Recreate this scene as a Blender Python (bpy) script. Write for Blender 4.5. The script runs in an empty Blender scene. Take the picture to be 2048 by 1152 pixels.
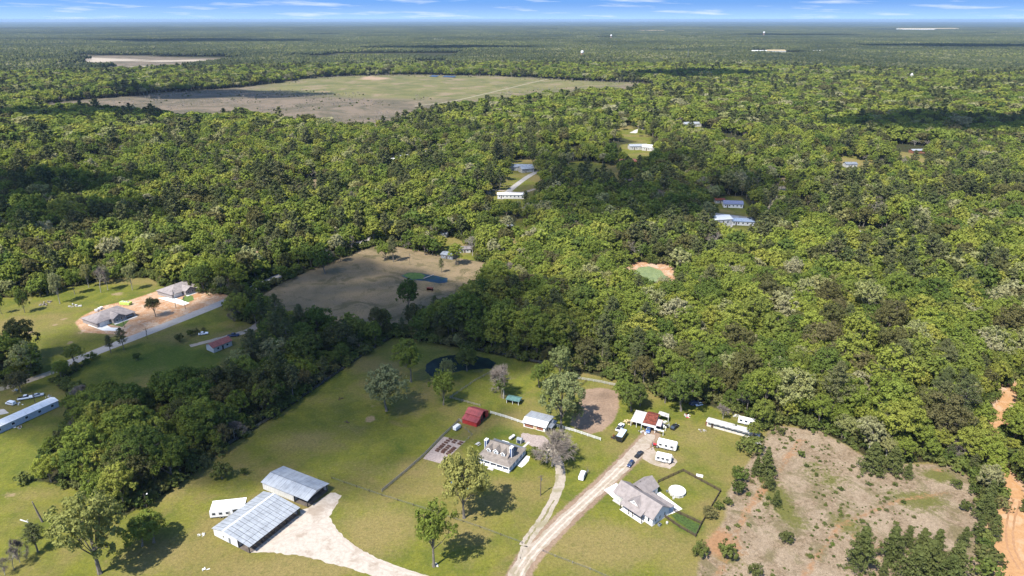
import bpy, bmesh, math, random
import numpy as np
from mathutils import Matrix, Vector

random.seed(7); rng = np.random.default_rng(11)
S = bpy.context.scene
C = S.collection
# ------------------------------------------------------------------ camera
F = 1365.0; H = 150.0; P = math.atan(537 / F)
SP, CP = math.sin(P), math.cos(P)
cam_d = bpy.data.cameras.new('camera'); cam = bpy.data.objects.new('camera', cam_d); C.objects.link(cam)
cam.location = (0, 0, H); cam.rotation_euler = (math.pi / 2 - P, 0, 0)
cam_d.sensor_width = 36; cam_d.lens = 36 * F / 2048
cam_d.clip_start = 1; cam_d.clip_end = 200000
S.camera = cam
# ------------------------------------------------------------------ sun, sky, exposure
SUN_EL, SUN_AZ = math.radians(55), math.radians(222)      # compass style: 0 = +Y, 90 = +X ; the sun stands behind and to the left
sd_ = Vector((math.sin(SUN_AZ) * math.cos(SUN_EL), math.cos(SUN_AZ) * math.cos(SUN_EL), math.sin(SUN_EL)))
sun_d = bpy.data.lights.new('sun', 'SUN'); sun = bpy.data.objects.new('sun', sun_d); C.objects.link(sun)
sun_d.energy = 4.2; sun_d.angle = math.radians(0.5); sun_d.color = (1, .955, .87)
sun.rotation_euler = (-sd_).to_track_quat('-Z', 'Y').to_euler()
S.view_settings.view_transform = 'Standard'; S.view_settings.look = 'None'
S.view_settings.exposure = 1.42; S.view_settings.gamma = 1
S.view_settings.use_curve_mapping = False
S.render.engine = 'CYCLES'
cy = S.cycles
cy.max_bounces = 4; cy.diffuse_bounces = 3; cy.glossy_bounces = 2; cy.transmission_bounces = 3; cy.volume_bounces = 1
cy.transparent_max_bounces = 32; cy.use_denoising = True; cy.caustics_reflective = False; cy.caustics_refractive = False
cy.sample_clamp_indirect = 4

W = bpy.data.worlds.new('World'); S.world = W; W.use_nodes = True
nt = W.node_tree; nt.nodes.clear(); L = nt.links.new
def N(tree, t, **k):
    n = tree.nodes.new(t)
    for a, b in k.items(): setattr(n, a, b)
    return n
out = N(nt, 'ShaderNodeOutputWorld'); bg = N(nt, 'ShaderNodeBackground'); sky = N(nt, 'ShaderNodeTexSky')
sky.sky_type = 'NISHITA'; sky.sun_disc = False; sky.sun_elevation = SUN_EL; sky.sun_rotation = SUN_AZ
sky.altitude = 150; sky.air_density = 1.0; sky.dust_density = .35; sky.ozone_density = 2.0
tc = N(nt, 'ShaderNodeTexCoord'); sp = N(nt, 'ShaderNodeSeparateXYZ'); L(tc.outputs['Generated'], sp.inputs[0])
def M(tree, op, a, b=None, c=None, clamp=False):
    n = tree.nodes.new('ShaderNodeMath'); n.operation = op; n.use_clamp = clamp
    for i, v in enumerate((a, b, c)):
        if v is None: continue
        if isinstance(v, (int, float)): n.inputs[i].default_value = v
        else: tree.links.new(v, n.inputs[i])
    return n.outputs[0]
# clear deep blue air: the sky is read a little higher than the line of sight
zc = M(nt, 'MAXIMUM', sp.outputs[2], 0.0)
z2 = M(nt, 'ADD', M(nt, 'MULTIPLY', zc, 18.0), .30)
z2 = M(nt, 'MINIMUM', z2, M(nt, 'ADD', M(nt, 'MULTIPLY', zc, .35), .62))
cmb = N(nt, 'ShaderNodeCombineXYZ'); L(sp.outputs[0], cmb.inputs[0]); L(sp.outputs[1], cmb.inputs[1]); L(z2, cmb.inputs[2])
nrm = N(nt, 'ShaderNodeVectorMath', operation='NORMALIZE'); L(cmb.outputs[0], nrm.inputs[0]); L(nrm.outputs[0], sky.inputs[0])
hs = N(nt, 'ShaderNodeHueSaturation'); hs.inputs['Saturation'].default_value = 1.18; hs.inputs['Value'].default_value = .8; L(sky.outputs[0], hs.inputs['Color'])
# thin cirrus streaks
at = M(nt, 'ARCTAN2', sp.outputs[0], sp.outputs[1])
tilt = M(nt, 'ADD', M(nt, 'MULTIPLY', sp.outputs[2], 95.0), M(nt, 'MULTIPLY', at, 1.6))
cc = N(nt, 'ShaderNodeCombineXYZ'); L(M(nt, 'MULTIPLY', at, 7.0), cc.inputs[0]); L(tilt, cc.inputs[1])
nz = N(nt, 'ShaderNodeTexNoise'); nz.inputs['Scale'].default_value = 1.25; nz.inputs['Detail'].default_value = 7; nz.inputs['Roughness'].default_value = .58
L(cc.outputs[0], nz.inputs['Vector'])
cr = N(nt, 'ShaderNodeValToRGB'); cr.color_ramp.elements[0].position = .53; cr.color_ramp.elements[1].position = .74
L(nz.outputs['Fac'], cr.inputs[0])
mx = N(nt, 'ShaderNodeMixRGB'); L(M(nt, 'MULTIPLY', cr.outputs[0], .75), mx.inputs[0]); hz_ = N(nt, 'ShaderNodeMixRGB'); hf = M(nt, 'MULTIPLY', M(nt, 'SUBTRACT', 1.0, M(nt, 'DIVIDE', zc, .022), clamp=True), .45)
L(hf, hz_.inputs[0]); L(hs.outputs[0], hz_.inputs[1]); hz_.inputs[2].default_value = (1.6, 1.95, 2.35, 1); L(hz_.outputs[0], mx.inputs[1]); mx.inputs[2].default_value = (2.6, 2.75, 2.9, 1)
L(mx.outputs[0], bg.inputs[0]); bg.inputs[1].default_value = 0.15; L(bg.outputs[0], out.inputs[0])

# ------------------------------------------------------------------ where things stand (metres; camera foot at the origin)
def G(px, py, z=0.0):
    """ground point (or point at height z) seen at that place of the photograph, used to survey positions once"""
    u = (px - 1024) / F; v = (576 - py) / F
    t = (H - z) / (SP - v * CP)
    return (u * t, (CP + v * SP) * t)
def proj(x, y, z=0.0):
    d = y * CP + (H - z) * SP; up = y * SP - (H - z) * CP
    return 1024 + F * x / d, 576 - F * up / d
def height_for(px, py, top):
    """height of an upright thing based at px,py whose tip is seen at row top"""
    Y = G(px, py)[1]; v = (576 - top) / F
    k = Y * (SP - v * CP) / (CP + v * SP)
    return H - k
def poly(pts): return np.array([G(*p) for p in pts])
def sdf(q, x, y):
    """signed distance to polygon q, positive inside"""
    n = len(q); d2 = np.full(x.shape, 1e18); ins = np.zeros(x.shape, bool)
    for i in range(n):
        ax, ay = q[i]; bx, by = q[(i + 1) % n]; ex, ey = bx - ax, by - ay
        wx, wy = x - ax, y - ay
        t = np.clip((wx * ex + wy * ey) / (ex * ex + ey * ey + 1e-9), 0, 1)
        d2 = np.minimum(d2, (wx - ex * t) ** 2 + (wy - ey * t) ** 2)
        if ey != 0:
            c = ((ay > y) != (by > y)) & (x < ex * (y - ay) / ey + ax); ins ^= c
    d = np.sqrt(d2); return np.where(ins, d, -d)
def sdl(q, x, y, w):
    """positive within w metres of the line q"""
    d2 = np.full(x.shape, 1e18)
    for i in range(len(q) - 1):
        ax, ay = q[i]; bx, by = q[i + 1]; ex, ey = bx - ax, by - ay
        wx, wy = x - ax, y - ay
        t = np.clip((wx * ex + wy * ey) / (ex * ex + ey * ey + 1e-9), 0, 1)
        d2 = np.minimum(d2, (wx - ex * t) ** 2 + (wy - ey * t) ** 2)
    return w - np.sqrt(d2)
def ell(px, py, rx, ry, x, y):
    """positive inside a ground ellipse surveyed at px,py with half sizes rx, ry (in picture pixels)"""
    cx, cy_ = G(px, py); a = abs(G(px + rx, py)[0] - cx); b = abs(G(px, py - ry)[1] - G(px, py + ry)[1]) / 2
    return (1 - np.sqrt(((x - cx) / a) ** 2 + ((y - cy_) / b) ** 2)) * min(a, b)
def vnoise(x, y, s, seed=0):
    r = np.random.default_rng(seed + 100); T = r.random((64, 64))
    u, v = x / s + 1000, y / s + 1000; i, j = np.floor(u).astype(int), np.floor(v).astype(int); f, g = u - i, v - j
    f, g = f * f * (3 - 2 * f), g * g * (3 - 2 * g); i0, i1, j0, j1 = i % 64, (i + 1) % 64, j % 64, (j + 1) % 64
    return (T[i0, j0] * (1 - f) + T[i1, j0] * f) * (1 - g) + (T[i0, j1] * (1 - f) + T[i1, j1] * f) * g

OPEN = [poly(p) for p in (
    # lot, lawns and clearcut at the bottom
    [(455,893),(400,938),(335,985),(250,1032),(200,1030),(150,975),(100,965),(40,960),(-200,965),(-500,1400),(1400,1500),(3000,1500),(1960,1150),(1965,1060),(1945,960),(1900,925),(1830,925),(1760,930),(1700,893),(1640,862),(1560,845),(1520,862),(1500,835),(1450,822),(1400,806),(1330,800),(1292,778),(1236,760),(1000,712),(880,688),(793,672),(720,715),(640,772),(540,840)],
    # pasture below the road
    [(120,768),(196,710),(455,606),(478,640),(520,655),(512,715),(460,770),(400,790),(300,798),(200,800)],
    # new houses
    [(-400,560),(-60,600),(60,592),(150,572),(240,556),(300,556),(330,575),(440,592),(480,600),(190,715),(60,742),(0,738),(-400,720)],
    # mobile home yard
    [(-400,740),(-50,790),(40,765),(85,750),(138,790),(135,850),(100,905),(90,955),(0,965),(-400,985)],
    # brown field
    [(505,605),(560,568),(640,532),(720,500),(770,488),(850,505),(940,520),(985,528),(970,575),(925,625),(860,645),(800,650),(730,668),(640,665),(560,655)],
    # far clearing
    [(60,214),(160,200),(300,187),(480,175),(560,164),(640,155),(730,150),(840,150),(1000,152),(1090,158),(1300,166),(1330,178),(1260,192),(1120,198),(1000,212),(900,224),(840,240),(760,262),(600,258),(450,248),(340,240),(200,232),(90,226)],
    [(145,134),(165,110),(300,112),(400,116),(480,116),(470,124),(400,130),(200,134)], [(228,146),(255,130),(350,130),(368,144)],
    [(1000,375),(1015,322),(1075,318),(1085,350),(1080,395),(1055,425),(1010,425),(975,420),(935,420),(960,395)],
    [(1110,330),(1160,322),(1240,330),(1245,360),(1190,368),(1120,355)],
    [(1408,395),(1480,390),(1518,425),(1520,465),(1490,498),(1425,495),(1412,440)],
    [(1225,545),(1270,525),(1345,530),(1354,560),(1352,600),(1300,608),(1250,590)],
    [(860,480),(900,470),(950,495),(950,540),(880,545)], [(1000,490),(1040,430),(1075,450),(1040,520),(1005,530)],
    [(590,368),(655,350),(660,372),(600,392)], [(1650,452),(1790,462),(1790,482),(1660,480)],
    [(750,322),(880,286),(900,306),(870,330),(780,340)], [(1240,290),(1300,280),(1320,310),(1290,345),(1235,345)],
    [(1680,296),(1730,292),(1730,318),(1690,318)], [(1800,290),(1860,292),(1870,312),(1800,318)],
    [(450,480),(520,500),(545,520),(520,540),(480,520)],
)]
OLINES = [(np.array([G(*p) for p in l]), w) for l, w in (
    ([(100,742),(190,706),(455,601),(480,590)], 6), ([(1000,385),(1060,350),(1080,330)], 6), ([(480,590),(540,560),(640,518),(735,480),(800,455),(880,425),(940,408),(1000,385)], 3.8),
    ([(-100,800),(0,777),(60,762),(120,742)], 5),
    ([(2060,1180),(2030,1110),(2020,1070)], 7), ([(2020,1070),(2035,990),(1988,915),(1983,870),(2005,815),(2030,770)], 4.4),
    ([(1530,430),(1555,385),(1580,355)], 6), ([(1440,428),(1510,438)], 5), ([(1700,464),(1790,470)], 5),
    ([(1265,265),(1300,250)], 8), ([(1120,340),(1240,345)], 6), ([(1400,90),(1400,88)], 5), ([(800,318),(890,292)], 5),
)]
TREELESS = [(1700,322,50,18),(1815,318,60,18),(1630,312,40,15),(1560,395,24,30),(1725,474,60,18),(1380,255,28,14),(1265,266,34,16),(1000,452,26,18),(622,384,34,22),(1950,424,34,16),(1690,350,44,16),(1468,350,28,16),(1700,668,20,14),(1385,560,16,10),(1240,372,24,14),(250,318,34,14),(300,430,20,14),(1050,470,18,18),(1880,380,30,14),(1900,268,34,8),(650,300,24,10),(1480,290,30,12),(1120,300,26,12),(1265,262,30,8),(1620,300,14,5),(1378,250,18,4),(1655,455,24,9),(1700,330,20,6),(1550,105,30,3),(1800,60,60,1.5),(1290,62,30,1.2),(255,310,26,5),(215,312,14,4),(530,510,14,10),(1950,410,12,4),(1495,345,8,5)]
def clear(x, y):
    """largest signed distance into open ground"""
    r = np.full(x.shape, -1e9)
    for q in OPEN:
        m = (x > q[:,0].min() - 40) & (x < q[:,0].max() + 40) & (y > q[:,1].min() - 40) & (y < q[:,1].max() + 40)
        if m.any(): r[m] = np.maximum(r[m], sdf(q, x[m], y[m]))
    for q, w in OLINES: r = np.maximum(r, sdl(q, x, y, w))
    for e in TREELESS: r = np.maximum(r, ell(*e, x, y))
    d = np.hypot(x, y); return r + (vnoise(x, y, 13, 77) - .5) * np.clip(d / 110, 2, 6) + np.where(d > 800, (vnoise(x, y, 60, 78) - .5) * 44, 0)

# ------------------------------------------------------------------ materials
def new_mat(name):
    m = bpy.data.materials.new(name); m.use_nodes = True; t = m.node_tree; t.nodes.clear()
    return m, t
def rgb(t, c): n = N(t, 'ShaderNodeRGB'); n.outputs[0].default_value = (*c, 1); return n.outputs[0]
def mix(t, f, a, b, mode='MIX'):
    n = N(t, 'ShaderNodeMixRGB', blend_type=mode)
    for i, v in enumerate((f, a, b)):
        if isinstance(v, (int, float)): n.inputs[i].default_value = v
        elif isinstance(v, tuple): n.inputs[i].default_value = (*v, 1)
        else: t.links.new(v, n.inputs[i])
    return n.outputs[0]
def noise(t, scale, detail=3, rough=.55, vec=None, dist=0):
    n = N(t, 'ShaderNodeTexNoise'); n.inputs['Scale'].default_value = scale; n.inputs['Detail'].default_value = detail
    n.inputs['Roughness'].default_value = rough; n.inputs['Distortion'].default_value = dist
    if vec is None: vec = pos(t)
    t.links.new(vec, n.inputs['Vector']); return n.outputs['Fac']
def pos(t):
    if 'POS' not in t.nodes: g = N(t, 'ShaderNodeNewGeometry'); g.name = 'POS'
    return t.nodes['POS'].outputs['Position']
def step(t, v, lo, hi):
    n = N(t, 'ShaderNodeMapRange', interpolation_type='SMOOTHSTEP'); n.inputs[1].default_value = lo; n.inputs[2].default_value = hi
    t.links.new(v, n.inputs[0]); return n.outputs[0]
def finish(t, col, rough=.9, bump=None, bs=.3, bd=.05, spec=.2, metal=0, dirt_only=False):
    b = N(t, 'ShaderNodeBsdfPrincipled'); o = N(t, 'ShaderNodeOutputMaterial')
    if isinstance(col, tuple): b.inputs['Base Color'].default_value = (*col, 1)
    else: t.links.new(col, b.inputs['Base Color'])
    b.inputs['Roughness'].default_value = rough; b.inputs['Specular IOR Level'].default_value = spec; b.inputs['Metallic'].default_value = metal
    if bump is not None:
        bn = N(t, 'ShaderNodeBump'); bn.inputs['Strength'].default_value = bs; bn.inputs['Distance'].default_value = bd
        t.links.new(bump, bn.inputs['Height']); t.links.new(bn.outputs[0], b.inputs['Normal'])
    t.links.new(b.outputs[0], o.inputs[0])
MATS = {}
def plain(name, c, rough=.7, var=.18, scale=1.2, spec=.3, metal=0, stripe=None, c2=None):
    """painted or natural surface with patchy wear; stripe = (axis, spacing m, depth) ribs or courses along a local axis"""
    if name in MATS: return MATS[name]
    m, t = new_mat(name)
    oc = N(t, 'ShaderNodeTexCoord').outputs['Object']
    n1 = noise(t, scale, 4, .6, oc); n2 = noise(t, scale * 9, 3, .6, oc)
    dark = tuple(v * (1 - var * 1.6) for v in c) if c2 is None else c2
    col = mix(t, step(t, n1, .35, .7), c, dark); col = mix(t, M(t, 'MULTIPLY', n2, var), col, tuple(v * .45 for v in c))
    bump = n2
    if stripe:
        s = N(t, 'ShaderNodeSeparateXYZ'); t.links.new(oc, s.inputs[0])
        w = M(t, 'FRACT', M(t, 'DIVIDE', s.outputs[stripe[0]], stripe[1]))
        edge = M(t, 'GREATER_THAN', M(t, 'ABSOLUTE', M(t, 'SUBTRACT', w, .5)), .40)
        col = mix(t, M(t, 'MULTIPLY', edge, stripe[2]), col, tuple(v * .4 for v in c)); bump = M(t, 'ADD', M(t, 'MULTIPLY', n2, .2), edge)
    finish(t, col, rough, bump, .35, .03, spec, metal); MATS[name] = m; return m

# ground: one sheet, zones stored at its points
def ground_material():
    m, t = new_mat('ground')
    def att(n):
        a = N(t, 'ShaderNodeAttribute', attribute_name=n); s = N(t, 'ShaderNodeSeparateColor'); t.links.new(a.outputs['Color'], s.inputs[0])
        return s.outputs[0], s.outputs[1], s.outputs[2], a.outputs['Alpha']
    grass, brown, orange, cut = att('za'); white, arena, farg, farn = att('zb'); dry, lush, bare, canopy = att('zc')
    big = noise(t, .02, 4, .6); mid = noise(t, .11, 5, .62, dist=.4); fine = noise(t, .7, 5, .68); tiny = noise(t, 3.1, 3, .7)
    wob = M(t, 'MULTIPLY', M(t, 'SUBTRACT', M(t, 'ADD', M(t, 'MULTIPLY', fine, .6), M(t, 'MULTIPLY', tiny, .4)), .5), .9)
    def mask(v, soft=.12): return step(t, M(t, 'ADD', v, wob), .5 - soft, .5 + soft)
    # forest floor: leaf litter and low growth
    col = mix(t, step(t, mid, .35, .65), (.055, .050, .022), (.045, .060, .018)); col = mix(t, step(t, fine, .45, .75), col, (.10, .085, .045))
    # lawn
    g = mix(t, step(t, mid, .32, .68), (.235, .240, .036), (.145, .175, .028))
    g = mix(t, step(t, big, .44, .62), g, (.29, .235, .085)); g = mix(t, M(t, 'MULTIPLY', step(t, noise(t, .045, 5, .65, dist=1.2), .54, .68), .5), g, (.28, .215, .09))
    g = mix(t, M(t, 'MULTIPLY', step(t, M(t, 'ADD', M(t, 'ADD', M(t, 'MULTIPLY', mid, .5), M(t, 'MULTIPLY', fine, .35)), dry), .62, 1.1), .85), g, (.33, .26, .105))
    g = mix(t, M(t, 'MULTIPLY', step(t, M(t, 'ADD', M(t, 'ADD', M(t, 'MULTIPLY', mid, .6), M(t, 'MULTIPLY', fine, .4)), lush), .74, 1.1), .8), g, (.095, .155, .020))
    g = mix(t, M(t, 'MULTIPLY', step(t, noise(t, .35, 6, .75, dist=.8), .50, .66), .4), g, (.12, .15, .03)); g = mix(t, M(t, 'MULTIPLY', step(t, fine, .52, .76), .5), g, (.38, .31, .13)); g = mix(t, M(t, 'MULTIPLY', step(t, tiny, .48, .72), .5), g, (.07, .08, .018))
    g = mix(t, M(t, 'MULTIPLY', step(t, M(t, 'ADD', M(t, 'MULTIPLY', fine, .5), bare), .62, .85), .9), g, (.40, .30, .18))
    col = mix(t, mask(grass), col, g)
    # dry brown pasture
    b = mix(t, step(t, mid, .35, .7), (.33, .25, .155), (.25, .20, .115)); b = mix(t, M(t, 'MULTIPLY', step(t, fine, .5, .72), .6), b, (.36, .28, .17))
    b = mix(t, M(t, 'MULTIPLY', step(t, noise(t, .05, 5, .65, dist=1.5), .52, .62), .6), b, (.11, .105, .045))
    col = mix(t, mask(brown), col, b)
    # clearcut with chips, stubble and regrowth
    c = mix(t, step(t, fine, .36, .66), (.41, .31, .22), (.24, .175, .11)); c = mix(t, M(t, 'MULTIPLY', step(t, mid, .40, .60), .75), c, (.47, .37, .27))
    c = mix(t, M(t, 'MULTIPLY', step(t, tiny, .50, .66), .75), c, (.12, .09, .06)); c = mix(t, M(t, 'MULTIPLY', step(t, noise(t, 1.6, 4, .75, dist=1.5), .56, .68), .8), c, (.56, .46, .33)); c = mix(t, M(t, 'MULTIPLY', step(t, noise(t, .07, 5, .7, dist=1.2), .50, .62), .7), c, (.19, .165, .08))
    c = mix(t, step(t, M(t, 'ADD', M(t, 'ADD', M(t, 'MULTIPLY', mid, .6), M(t, 'MULTIPLY', fine, .7)), M(t, 'MULTIPLY', lush, .9)), .82, 1.05), c, mix(t, tiny, (.24, .22, .07), (.10, .12, .03)))
    c = mix(t, step(t, M(t, 'ADD', M(t, 'ADD', M(t, 'MULTIPLY', mid, .6), M(t, 'MULTIPLY', fine, .7)), bare), .85, 1.1), c, (.42, .24, .13))
    col = mix(t, mask(cut, .2), col, c)
    # bare orange sand
    o = mix(t, step(t, mid, .38, .62), (.64, .42, .27), (.54, .29, .15)); o = mix(t, M(t, 'MULTIPLY', step(t, noise(t, .18, 5, .7, dist=1), .48, .62), .8), o, (.70, .56, .43)); o = mix(t, M(t, 'MULTIPLY', step(t, fine, .5, .7), .5), o, (.42, .27, .16))
    col = mix(t, mask(orange), col, o)
    a = mix(t, step(t, mid, .3, .7), (.40, .28, .20), (.30, .205, .145)); a = mix(t, M(t, 'MULTIPLY', step(t, M(t, 'ADD', M(t, 'MULTIPLY', mid, .5), lush), .5, .9), .7), a, (.13, .09, .06))
    a = mix(t, M(t, 'MULTIPLY', tiny, .35), a, (.5, .38, .29)); col = mix(t, mask(arena), col, a)
    # the far clearing: grey brush and pale green grass
    fg = mix(t, step(t, noise(t, .012, 6, .7, dist=1.2), .42, .58), (.27, .215, .16), (.165, .145, .10)); fg = mix(t, step(t, noise(t, .05, 4, .7), .55, .75), fg, (.10, .10, .055))
    fn = mix(t, step(t, noise(t, .010, 6, .68, dist=1.2), .42, .60), (.25, .235, .10), (.17, .18, .07)); fn = mix(t, step(t, noise(t, .016, 5, .68), .50, .64), fn, (.34, .27, .17))
    fn = mix(t, step(t, M(t, 'ADD', M(t, 'MULTIPLY', noise(t, .02, 5, .65), .6), bare), .6, .9), fn, (.50, .36, .25)); fg = mix(t, step(t, M(t, 'ADD', M(t, 'MULTIPLY', noise(t, .02, 5, .65), .6), bare), .6, .9), fg, (.44, .33, .24)); col = mix(t, mask(farg, .25), col, fg); col = mix(t, mask(farn, .35), col, fn)
    w = mix(t, step(t, fine, .4, .7), (.62, .54, .45), (.50, .41, .32)); col = mix(t, mask(white), col, w)
    # beyond the last single crowns the woods are a closed canopy
    fc = mix(t, step(t, noise(t, .0011, 6, .62), .36, .62), (.020, .029, .015), (.042, .054, .022)); fc = mix(t, step(t, noise(t, .0007, 5, .6), .64, .70), fc, (.20, .19, .12))
    col = mix(t, canopy, col, fc)
    col = mix(t, M(t, 'SUBTRACT', 1.0, canopy), col, (.49, .48, .46), 'MULTIPLY'); gr = N(t, 'ShaderNodeMapRange'); gr.inputs[1].default_value = .32; gr.inputs[2].default_value = .68; gr.inputs[3].default_value = .68; gr.inputs[4].default_value = 1.32; t.links.new(noise(t, 1.1, 6, .82), gr.inputs[0]); gs = N(t, 'ShaderNodeHueSaturation'); t.links.new(col, gs.inputs['Color']); t.links.new(gr.outputs[0], gs.inputs['Value']); col = gs.outputs[0]
    finish(t, col, .95, M(t, 'ADD', M(t, 'MULTIPLY', fine, .6), M(t, 'MULTIPLY', tiny, .4)), .5, .35, .1)
    return m

ZP = dict(
 grass=[OPEN[0], OPEN[1], OPEN[2], OPEN[3], poly([(1000,375),(1015,322),(1075,318),(1085,350),(1080,395),(1055,425),(1010,425),(975,420),(935,420),(960,395)]),
        poly([(1110,330),(1160,322),(1240,330),(1245,360),(1190,368),(1120,355)]), poly([(1415,395),(1480,392),(1512,425),(1515,455),(1480,478),(1425,475),(1420,440)]),
        OPEN[12], OPEN[13], OPEN[16], OPEN[17], poly([(820,500),(940,520),(965,530),(950,560),(905,545),(880,530)])],
 brown=[OPEN[4], poly([(590,368),(655,350),(660,372),(600,392)])],
 orange=[poly([(150,645),(165,632),(205,612),(260,600),(320,580),(380,575),(455,590),(460,602),(430,608),(330,645),(270,680),(250,672),(215,668),(165,665)]),
         poly([(1232,532),(1275,522),(1345,530),(1352,555),(1340,570),(1300,545),(1270,540),(1240,548)]), poly([(500,500),(525,505),(540,530),(520,530)])],
 cut=[poly([(1545,850),(1640,862),(1700,895),(1760,932),(1830,928),(1900,928),(1945,960),(1965,1060),(1960,1152),(2100,1500),(1370,1500),(1395,1140),(1405,1090),(1450,1040),(1455,985),(1490,935),(1520,890)])],
 arena=[poly([(1165,780),(1200,775),(1236,782),(1238,815),(1228,842),(1205,862),(1180,868),(1140,850),(1148,822),(1160,800)])],
 farg=[OPEN[5], OPEN[6]], farn=[poly([(500,182),(560,164),(640,155),(730,150),(840,150),(1000,152),(1090,158),(1300,166),(1180,178),(1090,186),(960,200),(860,200),(700,195),(600,188)])],
 white=[poly([(150,124),(165,114),(250,118),(330,121),(400,119),(450,121),(330,124),(240,122),(190,125)]), poly([(232,139),(260,132),(350,132),(360,136),(280,136)]),
],
)
ZL = dict(orange=[OLINES[4], OLINES[5]], white=[], arena=[(np.array([G(*p) for p in [(1025,1175),(1055,1118),(1106,1062),(1160,1011),(1200,975),(1250,927),(1285,890),(1303,868)]]), 3.6)], farn=[(np.array([G(*p) for p in [(860,205),(960,190),(1080,160)]]), 2.5)], brown=[OLINES[6]])
# patches of colour in the turf: (x, y, half width, half height, strength) as surveyed
DRY = [(1700,325,40,12,.8),(1815,320,50,12,.9),(1560,395,20,24,.7),(1725,474,50,12,.8),(622,384,30,14,.9),(1250,1130,120,30,.4),(480,930,60,20,.3),(1100,1000,30,60,.3),(1330,880,60,30,.25),(870,900,60,20,.3),(560,960,60,16,.3),(940,1120,50,30,.4),(760,900,60,24,.3),(1260,1000,80,40,.2),(620,880,130,30,.55),(700,860,70,30,.4),(640,800,60,20,.45),(560,870,70,18,.3),(900,1060,110,50,.45),(1000,1010,70,50,.35),(1200,1090,150,60,.75),(1350,1120,80,60,.5),(760,1060,90,60,.75),(600,1140,160,30,.75),(300,1120,110,60,.6),(330,990,60,35,.6),(200,1040,40,40,.3),
       (1390,880,60,25,.55),(1230,930,40,30,.35),(1280,1060,60,40,.5),(720,940,110,40,.4),(600,960,60,20,.4),(100,660,120,50,.35),(60,620,80,30,.3),(1120,1080,60,50,.5),(820,1000,60,40,.3),(60,990,60,20,.5),(1060,800,50,20,.3),(960,770,40,12,.3),(700,710,50,30,.25)]
LUSH = [(880,800,60,40,.35),(1000,860,60,25,.5),(790,900,30,22,.45),(1375,1048,35,20,.9),(1300,940,50,12,.3),(1100,780,50,25,.35),(960,690,60,25,.5),(820,720,40,30,.5),(330,720,150,50,.6),(60,880,60,40,.35),(700,790,60,30,.3),(560,905,90,20,.2),(1330,990,30,20,.25),(100,1100,80,60,.35),(1380,925,40,20,.35),(340,940,60,40,.15),
        (1560,1000,30,70,.5),(1650,950,60,40,.35),(1840,1000,60,25,.5),(1880,950,50,16,.5),(1700,1050,40,30,.4),(1450,1100,30,40,.5),(1200,790,35,12,.5),(950,900,40,25,.2),(150,600,200,40,.3)]
BARE = [(755,157,45,4,.7),(738,154,20,3,.7),(620,182,50,3,.4),(520,167,40,3,.4),(900,170,50,3,.3),(1090,163,30,3,.5),(380,213,60,4,.3),(205,625,14,4,.5),(740,838,14,9,.75),(745,812,14,6,.5),(160,665,10,3,.8),(140,685,8,4,.8),(220,672,14,4,.7),(110,650,7,3,.8),(60,665,9,4,.8),(128,638,8,4,.7),(235,588,18,5,.7),(83,690,5,3,.6),(50,600,30,7,.5),(20,990,22,8,.6),(1415,910,14,6,.4),(780,420,1,1,0),(1440,1085,45,35,.6),(1500,960,25,12,.3),(1880,940,20,6,.4),(1870,1120,60,40,.35),(1740,1090,60,40,.3),(600,905,14,5,.2)]

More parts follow.
